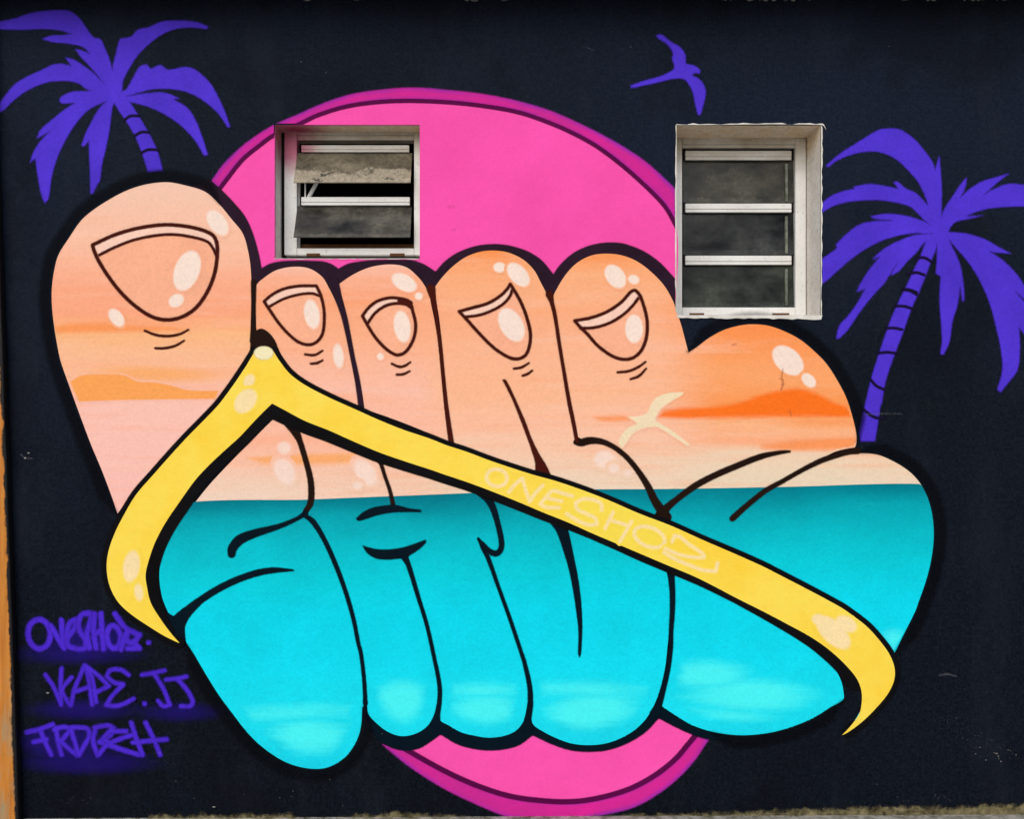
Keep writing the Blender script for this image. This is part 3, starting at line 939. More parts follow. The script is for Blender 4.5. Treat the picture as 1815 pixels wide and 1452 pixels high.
spray('outline', [('poly', OUT_BOT + [(1290, 1312), (1280, 1240), (1000, 1200), (660, 1200), (646, 1270)], 40)], M_INK, foot, 4, cell=3)
sheet('underpaint', [(460, 640), (620, 600), (1170, 600), (1230, 660), (1480, 800), (1560, 1000), (1440, 1150), (1440, 1230), (1200, 1240), (1000, 1250), (680, 1250), (520, 1280), (400, 1100), (430, 900)], paint('foot_underpaint', (10, 14, 20), 0.3), foot, 4.5)
# dark joints that run between the toes
spray('outline', [('poly', [(447, 560), (462, 560), (500, 620), (525, 662), (640, 720), (820, 790), (1060, 870), (1060, 890), (800, 800), (500, 690), (440, 640)])], M_DRK, foot, 4, cell=3)

BIG = Z(*T1, [(980, 104), (800, 125), (650, 175), (500, 255), (380, 335), (290, 415), (200, 545), (110, 690), (75, 820), (57, 960), (58, 1100), (75, 1260), (105, 1440)]) + \
    Z(*T2, [(130, 190), (200, 390), (280, 610), (370, 850), (450, 1040), (530, 1250), (585, 1410)]) + \
    Z(*T2, [(720, 1220), (830, 1100), (1000, 920), (1180, 720), (1320, 570), (1440, 410), (1560, 250), (1645, 110)]) + \
    Z(*T1, [(1655, 1250), (1660, 1000), (1655, 800), (1632, 650), (1590, 515), (1500, 400), (1400, 280), (1290, 182), (1130, 130)])
toe1 = sheet('toe', BIG, M_SKYB, foot, 5, 'big toe, broadest of the painted toes')
TOE2 = Z(*T3, [(110, 400), (180, 325), (280, 265), (420, 240), (540, 255), (640, 320), (690, 400), (750, 520), (800, 640), (835, 800), (870, 980), (910, 1190), (935, 1358), (780, 1300), (640, 1235), (500, 1150), (400, 1075), (330, 975), (285, 890), (260, 830), (210, 770), (155, 740), (112, 755)])
toe2 = sheet('toe', TOE2, M_SKY, foot, 5)
TOE3 = Z(*T3, [(770, 385), (870, 315), (980, 260), (1080, 232), (1210, 222), (1320, 245), (1400, 310), (1450, 370), (1500, 460)]) + \
    [(765, 543), (774, 587), (778.5, 625), (783.5, 680), (789, 735), (796, 783)] + Z(*T7, [(1400, 540), (1200, 462), (980, 387)]) + \
    Z(*T7, [(965, 270), (930, 100), (908, 0)]) + Z(*T3, [(870, 790), (840, 640), (800, 480)])
toe3 = sheet('toe', TOE3, M_SKY, foot, 5)
ARCH = [(1021, 784, 5), (1030, 785, 6.5), (1040, 782, 7), (1053, 781, 6), (1070, 784, 5), (1090, 794, 4.6), (1110, 810, 4.6), (1130, 834, 5), (1148, 862, 6), (1160, 887, 7), (1172, 905, 8.5), (1180, 917, 10)]
TOE4 = Z(*T4, [(85, 480), (130, 400), (220, 300), (330, 215), (440, 170), (550, 155), (680, 170), (800, 225), (890, 310), (940, 400), (990, 500), (1025, 590), (1050, 700), (1090, 920), (1120, 1120), (1160, 1370)]) + \
    [(1013, 745), (1021, 782)] + [a[:2] for a in ARCH[2:]] + [(1180, 925)] + [p for p in STRAP_UP[::-1] if 815 < p[0] < 1175] + \
    [(805, 788), (797, 739), (793, 710), (788, 659), (783, 608), (778.6, 564), (772, 529)]
toe4 = sheet('toe', TOE4, M_SKY, foot, 5, corner=60)
TOE5 = Z(*T5, [(88, 550), (130, 450), (200, 340), (290, 250), (400, 195), (520, 180), (650, 195), (780, 250), (900, 345), (990, 445), (1060, 570), (1075, 620), (1120, 750), (1160, 900), (1180, 975)]) + \
    Z(*T6, [(380, 345), (480, 270), (600, 205), (720, 170), (830, 158), (960, 170), (1090, 215), (1220, 285), (1340, 385), (1430, 480), (1520, 620), (1590, 760), (1640, 920), (1665, 1030), (1668, 1110), (1655, 1150), (1560, 1166), (1470, 1195)]) + \
    [(1440, 825), (1390, 851), (1330, 893), (1298, 925), (1200, 930), (1180, 917)] + [a[:2] for a in ARCH[2:-1]][::-1] + [(1024.6, 775), (1013, 718.5), (1002, 661), (993, 608), (986.4, 562)]
toe5 = sheet('toe', TOE5, M_SKY, foot, 5, 'little toe with the round side of the foot', corner=50)
HEEL = Z(*U5, [(850, 130), (1000, 108), (1150, 118), (1270, 165), (1380, 230), (1460, 300), (1530, 400), (1580, 530), (1605, 680), (1605, 830), (1580, 1000), (1540, 1150), (1480, 1320)]) + \
    Z(*U6, [(1640, 200), (1540, 400), (1468, 545)])
HEEL_SKY = HEEL[:8] + [(1450, 880), (1290, 935), (1298, 918), (1322, 897), (1355, 870), (1388, 851.6), (1421, 833), (1454, 816)]
sheet('heel', HEEL_SKY, M_SKY, foot, 5, corner=60)
under = [(335, 905), (380, 850), (483, 745)] + [p for p in STRAP_LO if 490 < p[0] < 880] + [(880, 900)]
sheet('arch_of_foot', under, M_SKY, foot, 5, corner=60)

# sea: one lobe of the lettered foot each
SEAS = []
def sea_lobe(pts, mat, parent, level, corner):
    SEAS.append(smooth(pts, True, 8, corner))
    return sheet('sea_lobe', pts, mat, parent, level, corner=corner)
L12 = Z(*U2, [(40, 240, 3.4), (110, 290, 5), (200, 430, 4.3), (300, 650, 4.2), (380, 870, 4), (440, 1080, 3.8), (480, 1280, 3.6)]) + Z(*U7, [(1540, 430, 3.6), (1565, 620, 3.6), (1576, 780, 3.8), (1578, 850, 4.5)])
L23 = Z(*U2, [(850, 580, 6), (880, 640, 4.5), (960, 900, 3.8), (1030, 1130, 3.6), (1090, 1400, 3.6)]) + Z(*U8, [(722, 430, 4), (722, 560, 4.2), (706, 660, 5), (690, 740, 9)])
L34 = Z(*U3, [(80, 520, 2), (120, 600, 4), (160, 680, 4), (250, 930, 3.4), (340, 1180, 3.6), (430, 1450, 3.6)]) + Z(*U8, [(1400, 230, 3.8), (1445, 430, 4.5), (1452, 580, 5), (1436, 700, 5.5), (1430, 770, 9)])
L45 = Z(*U3, [(1628, 770, 8), (1632, 840, 6), (1640, 950, 5.2), (1640, 1100, 4.8)]) + Z(*U9, [(1312, 0, 4.2), (1308, 130, 4.4), (1288, 290, 4.6), (1252, 450, 5), (1212, 590, 6), (1180, 660, 9)])
xy = lambda L: [p[:2] for p in L]
LEFT_SEA = Z(*U1, [(720, 180), (620, 350), (560, 500), (520, 640), (514, 760), (535, 900), (575, 1005), (590, 1038), (630, 1052), (660, 1032), (710, 985)])
LOBE1_EDGE = Z(*U1, [(800, 965), (740, 1050), (718, 1150), (725, 1255)]) + Z(*U7, [(150, 375), (200, 450), (300, 620), (400, 780), (500, 915), (620, 1070), (740, 1190), (880, 1290), (1000, 1345), (1150, 1375), (1270, 1365), (1380, 1310), (1460, 1230), (1520, 1120), (1545, 1020), (1556, 880)])
sea_lobe([(345, 889.8), (320, 905)] + LEFT_SEA + LOBE1_EDGE + xy(L12)[::-1] + [(540, 886)], M_SEA, foot, 6, corner=60)
sea_lobe([(540, 886)] + xy(L12) + Z(*U8, [(140, 590), (150, 660), (210, 730), (300, 800), (400, 838), (500, 830), (600, 780), (670, 690), (700, 580), (710, 450)]) + [(770, 1168), (757, 1109), (741, 1058), (724, 1001), (716, 985), (697, 895), (696, 879.6)], M_SEA, foot, 6, corner=60)
sea_lobe([(690, 880), (696, 895), (716, 985)] + xy(L23)[1:-2] + Z(*U8, [(720, 702), (800, 755), (900, 810), (1000, 835), (1110, 852), (1230, 840), (1330, 800), (1390, 730), (1420, 620)]) + [(938, 1215), (928, 1170), (905, 1100), (885, 1045), (865, 990), (888, 965), (886, 945), (880, 920), (870, 895), (850, 873.5), (838, 874)], M_SEA, foot, 6, corner=60)
sea_lobe([(845, 873), (870, 895), (880, 920), (887, 945), (888, 970), (865, 990)] + xy(L34)[3:-2] + Z(*U9, [(198, 735), (280, 800), (400, 860), (520, 900), (650, 912), (780, 900), (900, 860), (1020, 790), (1110, 700), (1180, 580), (1230, 440), (1265, 280), (1285, 100)]) + [(1190, 1090), (1190, 1010)] + [p for p in STRAP_LO[::-1] if 850 < p[0] < 1185], M_SEA, foot, 6, corner=60)
sea_lobe([p for p in STRAP_LO if 1185 < p[0] < 1440] + Z(*U6, [(800, 480), (920, 580), (1000, 670), (1045, 760), (1063, 840), (1062, 908), (960, 970), (850, 1040), (700, 1110), (500, 1170), (300, 1195), (150, 1190), (0, 1165)]) + Z(*U9, [(1480, 750), (1360, 680), (1240, 600)]) + [(1177, 1221), (1184, 1181), (1189, 1148), (1190, 1090), (1191, 1020)], M_SEA, foot, 6, corner=60)
sea_lobe(HORIZON[5:] + HEEL[6:] + [p for p in STRAP_UP[::-1] if 1045 < p[0] < 1580], M_SEA, foot, 6, corner=60)

# black key line sprayed round the outside of the foot
def key(pts, r=9.5, off=12.5, side=1):
    p = smooth(pts, False, 6, 60)
    out = []
    for i in range(len(p)):
        a, b = p[max(0, i - 1)], p[min(len(p) - 1, i + 1)]
        L = math.hypot(b[0] - a[0], b[1] - a[1]) + 1e-9
        q = min(1.0, 0.15 + 0.85 * min(i, len(p) - 1 - i) / 6)          # the line thins out at both ends
        out.append((p[i][0] + side * off * q * (b[1] - a[1]) / L, p[i][1] - side * off * q * (b[0] - a[0]) / L, r * q))
    spray('outline', [('stroke', out)], M_KEY, foot, 8)
key(BIG[-3:] + BIG[:20], side=-1)
key(Z(*T6, [(318, 385), (380, 345), (480, 270), (600, 205), (720, 170), (830, 158), (960, 170), (1090, 215), (1220, 285), (1340, 385), (1430, 480), (1520, 620), (1590, 760), (1640, 920), (1665, 1030), (1668, 1110)]), side=1)
key(HEEL[1:], side=1)
key(LOBE1_EDGE[4:], side=-1)
key(Z(*U6, [(1062, 908), (960, 970), (850, 1040), (700, 1110), (500, 1170), (300, 1195), (150, 1190), (0, 1165)]), side=1)
# clouds in the sunset
inbig = lambda X, Y: sd_poly(X, Y, smooth(BIG, True, 4, 48)) > 0.8
spray('cloud', [('poly', Z(*T2, [(205, 350), (290, 300), (480, 288), (640, 298), (750, 348), (880, 353), (1020, 380), (1150, 415), (1400, 422), (1368, 486), (900, 492), (500, 500), (275, 510)]))], M_CL1, foot, 6.5, 'flat amber cloud across the big toe', margin=1.8, cell=1.6, clip=inbig)
spray('cloud', [('ell', 275, 663, 95, 12, 2)], M_CL1B, foot, 6, margin=10, clip=inbig)
spray('cloud', [('poly', [(97, 578), (130, 574), (190, 573), (240, 578), (300, 580), (330, 586), (230, 588), (150, 590), (99, 591)])], M_CL3B, foot, 6, margin=7, cell=1.6, clip=inbig)
inbump = lambda X, Y: sd_poly(X, Y, smooth(TOE5, True, 4, 50)) > 2
spray('cloud', [('poly', Z(*T6, [(80, 905), (120, 850), (500, 822), (720, 790), (900, 725), (1180, 675), (1330, 710), (1480, 780), (1625, 850), (1640, 900), (900, 904), (300, 916)]))], M_CL2, foot, 6, 'vivid orange cloud band across the side of the foot', margin=8, clip=inbump)
spray('cloud', [('poly', Z(*T6, [(900, 1128), (1200, 1090), (1660, 1070), (1690, 1150), (1500, 1170), (1100, 1172), (900, 1155)]))], M_CL3, foot, 6, margin=8, clip=inbump)
spray('cloud', [('poly', Z(*T8, [(1230, 445), (1480, 442), (1560, 470), (1500, 482), (1290, 482)]))], M_CL3, foot, 6, margin=6)
spray('cloud', [('poly', [(440, 812), (520, 806), (600, 804), (650, 803), (680, 812), (650, 819), (560, 823), (470, 822)])], M_CL1S, foot, 6, margin=10)
for lobe, es in enumerate((((530, 1262, 80, 9, -2), (550, 1305, 62, 26, 0)), ((712, 1245, 48, 34, 0),), ((852, 1224, 52, 10, 0), (862, 1262, 56, 26, 0)),
           ((1040, 1222, 70, 9, 0), (1045, 1262, 76, 28, -8)), ((1255, 1196, 60, 22, 0), (1330, 1232, 95, 26, 0), (1290, 1272, 60, 12, 5)))):
    spray('sea_glint', [('ell',) + e for e in es], M_GLINT, foot, 7, margin=25, cell=3, inside=[SEAS[lobe]])
spray('sea_glint', [('poly', [(1566, 1128), (1580, 1120), (1600, 1124), (1590, 1142), (1583, 1155)])], M_GLINT, foot, 7, margin=12, cell=2, clip=lambda X, Y: sd_poly(X, Y, SEAS[-1]) > 0.8)

# drawn lines of the foot
spray('line', [('stroke', [(514, 745, 13), (524, 765, 8)] + Z(*T7, [(460, 640, 5.2), (510, 800, 5), (545, 940, 5.4), (555, 1060, 5.8), (545, 1150, 5.6), (505, 1215, 4.5)]))], M_DRK, foot, 8, cell=2)
spray('line', [('stroke', Z(*U1, [(1690, 225, 4.6), (1620, 270, 3.6), (1480, 330, 4.6), (1270, 392, 7.6), (1160, 440, 9), (1100, 510, 8.4), (1094, 555, 7)]))], M_INK, foot, 8, cell=2)
spray('line', [('stroke', Z(*U1, [(1590, 685, 1.6), (1430, 685, 5.4), (1300, 707, 6), (1150, 757, 6), (1000, 828, 6.2), (850, 922, 6.4), (745, 1012, 9)]) + [(322, 1096, 12), (312, 1112, 15)]),
               ('poly', [(297, 1085), (309, 1093), (318, 1088), (334, 1090), (328.5, 1113), (330, 1138), (322, 1143), (300, 1118)])], M_INK, foot, 8, cell=2)
spray('line', [('stroke', Z(*T7, [(1072, 745, 8), (1095, 790, 5), (1115, 830, 3.6), (1150, 940, 3.2), (1185, 1040, 3.4), (1210, 1150, 4)]))], M_DRK, foot, 8, cell=2)
spray('line', [('poly', Z(*U2, [(458, 268), (520, 215), (600, 180), (740, 158), (800, 163), (880, 185), (985, 200), (985, 218), (870, 217), (750, 222), (620, 247), (480, 290)]), 80)], M_INK, foot, 8, cell=2)
spray('line', [('poly', Z(*U2, [(510, 485), (600, 510), (680, 518), (800, 508), (900, 482), (1020, 438), (1024, 460), (960, 522), (885, 572), (862, 600), (820, 592), (720, 600), (620, 590), (550, 548)]), 80)], M_INK, foot, 8, cell=2)
for L in (L12, L23, L34, L45):
    spray('line', [('stroke', L)], M_INK, foot, 8, cell=2)
spray('line', [('stroke', Z(*U3, [(110, 150, 9), (150, 190, 7.5), (195, 265, 6), (232, 380, 5), (260, 500, 5), (268, 580, 5), (250, 628, 5), (218, 642, 5.5), (170, 622, 5), (120, 570, 4), (80, 522, 2)]))], M_INK, foot, 8, cell=2)
spray('line', [('poly', Z(*T8, [(500, 150), (580, 310), (640, 460), (700, 620), (745, 750), (765, 830), (762, 900), (905, 950), (860, 850), (800, 750), (740, 630), (690, 495), (620, 335), (528, 148)]), 70)], M_BRN, foot, 8, cell=2)
spray('line', [('poly', Z(*U3, [(660, 400), (800, 440), (815, 500), (840, 620), (880, 820), (905, 1000), (915, 1150), (917, 1250), (906, 1450), (893, 1480), (882, 1450), (885, 1280), (870, 1130), (845, 960), (810, 780), (760, 610), (710, 470)]), 60)], M_INK, foot, 8, cell=2)
spray('line', [('stroke', ARCH)], M_DRK, foot, 8, cell=2)
spray('line', [('stroke', [(1172, 914, 11), (1180, 902, 7)] + Z(*U4, [(900, 662, 5.4), (1050, 552, 5.8)]) + Z(*T6, [(520, 1378, 5.6), (700, 1300, 5.6), (900, 1222, 5.2), (1050, 1190, 3.6), (1130, 1182, 2.2)]))], M_DRK, foot, 8, cell=2)
spray('line', [('stroke', [(1519, 799, 6), (1503, 801, 5.4)] + Z(*U5, [(830, 122, 5), (700, 168, 4.8), (550, 242, 4.2), (400, 327, 4.2), (250, 412, 4.6), (100, 532, 5), (0, 622, 5.6), (-10, 632, 5.4)]))], M_DRK, foot, 8, cell=2)
# toe joints drawn over the skin
spray('line', [('stroke', [(764, 512, 8), (768, 530, 5), (773, 560, 3.8), (780, 608, 3.4), (785, 660, 3.4), (790, 710, 3.6), (795, 750, 4.2), (800, 784, 5)])], M_BRN, foot, 8, cell=2)
spray('line', [('stroke', [(974, 522, 7), (978, 536, 3.8), (984, 562, 3.4), (991, 608, 3.2), (999.5, 659, 3.2), (1009, 715, 3.6), (1016, 748, 3.6), (1022, 781, 3.4)])], M_BRN, foot, 8, cell=2)
spray('line', [('stroke', [(591, 500, 10), (600, 528, 6.5), (610, 560, 5.2), (618, 596, 4.5), (625, 632, 4.2), (634, 676, 4.6), (640.5, 722, 5)])], M_OUT, foot, 8, cell=2)
spray('line', [('stroke', [(450, 500, 5), (450, 540, 4), (449.5, 580, 4.4), (449, 605, 6)]), ('poly', Z(*T3, [(80, 780), (112, 752), (155, 738), (210, 768), (260, 830), (285, 890), (300, 930), (95, 935), (60, 920)]))], M_DRK, foot, 8, cell=2)

# toenails
def nail(toe, outer, arc, arc_r=2.6, creases=(), r=3.0, extra=()):
    sheet('toenail', outer, M_NAIL, toe, 6, corner=60)
    spray('toenail_outline', [('stroke', [p + (r,) for p in smooth(outer, True, 6, 60)] + [tuple(outer[0]) + (r,)]), ('stroke', [p + (arc_r,) for p in arc])] + list(extra), M_BRN, toe, 8, cell=1.6, margin=3)
    for cr in creases:
        n = len(cr)
        spray('skin_crease', [('stroke', [p + (1.2 + 1.2 * math.sin(math.pi * (0.25 + 0.6 * i / (n - 1))),) for i, p in enumerate(cr)])], M_BRN, toe, 8, cell=1.4, margin=3)
def tip(toe, outer_top, arc):
    sheet('toenail_tip', outer_top + arc[::-1], M_TIP, toe, 7, corner=60)
n1o = Z(*T1, [(385, 610), (560, 530), (750, 475), (950, 448), (1100, 455), (1250, 485), (1350, 530), (1382, 590), (1387, 680), (1367, 830), (1310, 980), (1220, 1110), (1110, 1185), (990, 1212), (870, 1190), (740, 1110), (620, 1000), (510, 860), (430, 730), (395, 650)])
n1a = Z(*T1, [(440, 690), (560, 630), (700, 575), (850, 540), (1020, 525), (1180, 545), (1310, 585), (1355, 640), (1378, 690)])
nail(toe1, n1o, n1a, 2.5, [Z(*T1, [(805, 1300), (900, 1335), (1000, 1342), (1090, 1325), (1155, 1292)]), Z(*T1, [(890, 1440), (960, 1440), (1050, 1420), (1120, 1380)])], 3.3)
tip(toe1, n1o[:8], n1a)
n2o = Z(*T3, [(175, 520), (240, 465), (330, 420), (460, 395), (595, 395), (630, 470), (655, 580), (657, 700), (640, 790), (590, 850), (530, 868), (450, 845), (370, 780), (290, 690), (215, 580)])
n2a = Z(*T3, [(215, 562), (330, 500), (450, 465), (560, 455), (628, 478)])
nail(toe2, n2o, n2a, 2.3, [Z(*T3, [(505, 945), (580, 950), (645, 915)]), Z(*T3, [(550, 1020), (600, 1015), (645, 992)])], 2.7)
tip(toe2, n2o[:5], n2a)
n3o = Z(*T3, [(965, 635), (1020, 565), (1090, 515), (1190, 490), (1290, 500), (1345, 522), (1370, 600), (1392, 700), (1382, 800), (1340, 890), (1290, 940), (1240, 950), (1160, 905), (1070, 810), (1000, 700)])
n3a = Z(*T3, [(1010, 690), (1070, 610), (1150, 555), (1240, 535), (1320, 545), (1355, 570)])
nail(toe3, n3o, n3a, 2.6, [Z(*T3, [(1200, 1020), (1265, 1045), (1310, 1035), (1350, 1008)]), Z(*T3, [(1240, 1108), (1290, 1105), (1345, 1080)])], 2.8, [('stroke', Z(*T3, [(1260, 515, 3), (1345, 535, 5.5)]))])
tip(toe3, n3o[:5], n3a[:5])
n4o = Z(*T4, [(290, 645), (400, 615), (520, 580), (620, 520), (680, 460), (700, 425), (735, 480), (790, 580), (835, 700), (862, 820), (855, 920), (820, 1000), (750, 1028), (670, 1005), (560, 930), (450, 820), (360, 720)])
n4a = Z(*T4, [(330, 690), (450, 675), (560, 635), (650, 580), (700, 520), (712, 480)])
nail(toe4, n4o, n4a, 2.5, [Z(*T4, [(730, 1105), (790, 1095), (850, 1060)]), Z(*T4, [(800, 1162), (840, 1148), (878, 1120)])], 2.9)
tip(toe4, n4o[:6], n4a)
n5o = Z(*T5, [(265, 720), (400, 695), (530, 645), (640, 570), (720, 485), (750, 475), (785, 510), (820, 600), (847, 720), (842, 850), (800, 960), (730, 1020), (650, 1030), (560, 1000), (450, 920), (370, 830), (300, 760)])
n5a = Z(*T5, [(310, 780), (420, 775), (540, 740), (650, 675), (730, 600), (775, 540)])
nail(toe5, n5o, n5a, 2.6, [Z(*T5, [(610, 1135), (700, 1125), (780, 1090), (835, 1050)]), Z(*T5, [(715, 1190), (780, 1165), (840, 1105)])], 2.9)
tip(toe5, n5o[:7], n5a)

# painted gleams on the skin
for toe, onskin, onnail in ((toe1, ((386, 395, 25, 15, 53), (207, 563, 18, 11, 52)), ((332, 480, 37, 22, -69), (313, 533, 14, 11, -30))),
        (toe2, ((600, 631, 21, 9, 84),), ((553, 557, 26, 13.5, 80),)),
        (toe3, ((716.5, 501, 24, 14, 28), (742.5, 525, 7, 6.5, 0), (674.6, 632, 6, 6, 0)), ((713, 579, 28, 14.5, 82),)),
        (toe4, ((885.5, 474, 11, 9, 0), (918.6, 487, 25, 15, 48)), ((906.5, 576, 32, 20, 60),)),
        (toe5, ((1090.5, 490, 23, 16, 52), (1123, 495.5, 10, 8, 15), (1396, 639, 32, 21, 42), (1433, 674.4, 15, 10, 45)), ((1123.6, 583, 25, 15.5, 90),))):
    for e in onskin:
        spray('gleam', [('ell',) + e], M_CREAMB if toe is toe1 else M_CREAM, toe, 7, cell=2, margin=2.4)
    for e in onnail:
        spray('gleam', [('ell',) + e], M_CREAMN, toe, 7, cell=2, margin=2.4)
for e in ((505, 836, 24, 17, 60), (504, 794, 12, 11, 0), (648, 838, 26, 16, 52), (634, 861, 8, 7, 0), (1071, 814, 18, 15, 0), (1088, 830, 9, 8, 0), (1112, 838, 6, 5, 0)):
    spray('gleam', [('ell',) + e], M_FAINT, foot, 7, cell=2, margin=6)

# ------------------------------------------------------------------ painted bird inside the foot, and the violet one
b1 = spray('painted_bird', [('poly', [(1211, 695), (1183, 697), (1163, 705), (1153, 718), (1147, 732), (1135, 737), (1113, 739), (1124, 746), (1130, 752), (1115, 757), (1104, 768), (1096, 785), (1102, 795), (1110, 785), (1119, 771), (1135, 761), (1152, 757), (1165, 757), (1195, 775), (1219, 791), (1222, 788), (1200, 770), (1172, 752), (1161, 745), (1164, 735), (1173, 723), (1190, 711), (1210, 699)], 70)], M_BIRD2, None, 8, cell=1.6, margin=1.4)
b2 = spray('painted_bird', [('poly', Z(1100, 40, 4.5375, [(285, 105), (320, 92), (400, 150), (480, 200), (520, 260), (522, 330), (590, 345), (640, 382), (632, 410), (590, 405), (572, 422), (640, 460), (680, 530), (680, 590), (660, 680), (642, 740), (622, 742), (600, 660), (580, 560), (550, 500), (510, 455), (430, 450), (300, 480), (160, 510), (90, 525), (78, 508), (180, 470), (320, 430), (420, 380), (432, 350), (415, 290), (420, 240), (370, 170), (300, 125)]), 70)], M_PUR, None, 2, cell=2)
tag(b1, 'cream painted bird gliding over the orange sunset of the foot', 'bird mural', 'birds painted on the wall')
tag(b2, 'violet painted bird with a long tail high on the black wall', 'bird mural', 'birds painted on the wall')

# ------------------------------------------------------------------ painted strap
strap = thing('painted_strap', 'yellow painted flip-flop strap crossing the foot, lettered ONESHOZ', 'mural', W(800, 1303))
edge_up = [p + (8.6,) for p in STRAP_UP[:20]] + [p + (9.4,) for p in STRAP_UP[20:]]
edge_lo = []
for p in STRAP_LO:
    x = p[0]
    w = np.interp(x, [480, 540, 630, 720, 830, 900, 1000, 1060, 1140, 1230, 1300, 1400, 1470, 1500, 1530], [26, 22, 19, 17, 15, 15, 13, 10, 12.5, 12, 9.5, 14, 19, 20, 22])
    edge_lo.append(tuple(p) + (float(w),))
edge_in = [p + (float(np.interp(p[1], [719, 800, 900, 1050, 1140], [20, 19.5, 21, 22, 4])),) for p in STRAP_L_IN]
edge_out = [p + (9.2,) for p in STRAP_L_OUT]
spray('strap_outline', [('stroke', edge_up), ('stroke', edge_lo[:-5]), ('stroke', edge_in[1:]), ('stroke', edge_out)], M_STO, strap, 9, cell=2.5)
tipv = Z(*T3, [(250, 920), (225, 892), (170, 884), (120, 900), (95, 930)])
sheet('band', tipv[::-1][1:-1][::-1] + STRAP_L_OUT[1:] + STRAP_L_IN[1:-1] + STRAP_LO + STRAP_UP[::-1][:-1], M_YEL, strap, 10, corner=55)
spray('strap_tip', [('ell', 468, 626, 17, 12, 0)], paint('ivory_tip_paint', (240, 230, 186), 0.03, 1.6, 1.0), strap, 11, cell=2)
for e in ((442.5, 675, 12, 9, -60), (436, 711, 24, 17, -52), (234, 1004, 28, 14.5, -82), (247, 1050, 15, 7.5, 82)):
    spray('gleam', [('ell',) + e], M_YHI, strap, 11, cell=2)
spray('gleam', [('ell', 1476, 1121, 38, 19, 44), ('ell', 1499, 1106, 20, 13, 30), ('ell', 1452, 1099, 14, 10, 20)], M_YHI, strap, 11, cell=2)
S1 = (840, 810, 3.9457)
def ring(cx, cy, a, b, ang, n=22):
    o = []
    for i in range(n + 1):
        q = 2 * math.pi * i / n
        x, y = a * math.cos(q), b * math.sin(q)
        o.append((cx + x * math.cos(R(ang)) - y * math.sin(R(ang)), cy + x * math.sin(R(ang)) + y * math.cos(R(ang))))
    return o
letters = [[ring(160, 146, 72, 60, 10)],
    [[(245, 245), (290, 190), (338, 150), (360, 225), (390, 312), (432, 250), (482, 200)]],
    [[(690, 275), (620, 255), (550, 238), (505, 280), (463, 330), (505, 352), (595, 355)], [(510, 288), (612, 310)]],
    [[(892, 372), (890, 330), (840, 302), (762, 295), (710, 322), (722, 365), (790, 400), (850, 432), (858, 470), (800, 475), (720, 442), (648, 398)]],
    [[(972, 388), (940, 450), (918, 500)], [(1102, 450), (1062, 520), (1020, 592)], [(948, 440), (1082, 482)]],
    [ring(1226, 560, 112, 66, 22)],
    [[(1385, 592), (1400, 552), (1440, 560), (1500, 610), (1602, 680), (1608, 702), (1540, 702), (1430, 682), (1335, 640)], [(1328, 668), (1400, 712), (1500, 755), (1600, 792), (1690, 800), (1702, 742)]]]
for L in letters:
    spray('letter', [('stroke', Z(*S1, [p + (3.3,) for p in st])) for st in L], M_LET, strap, 11, cell=1.6, margin=3)

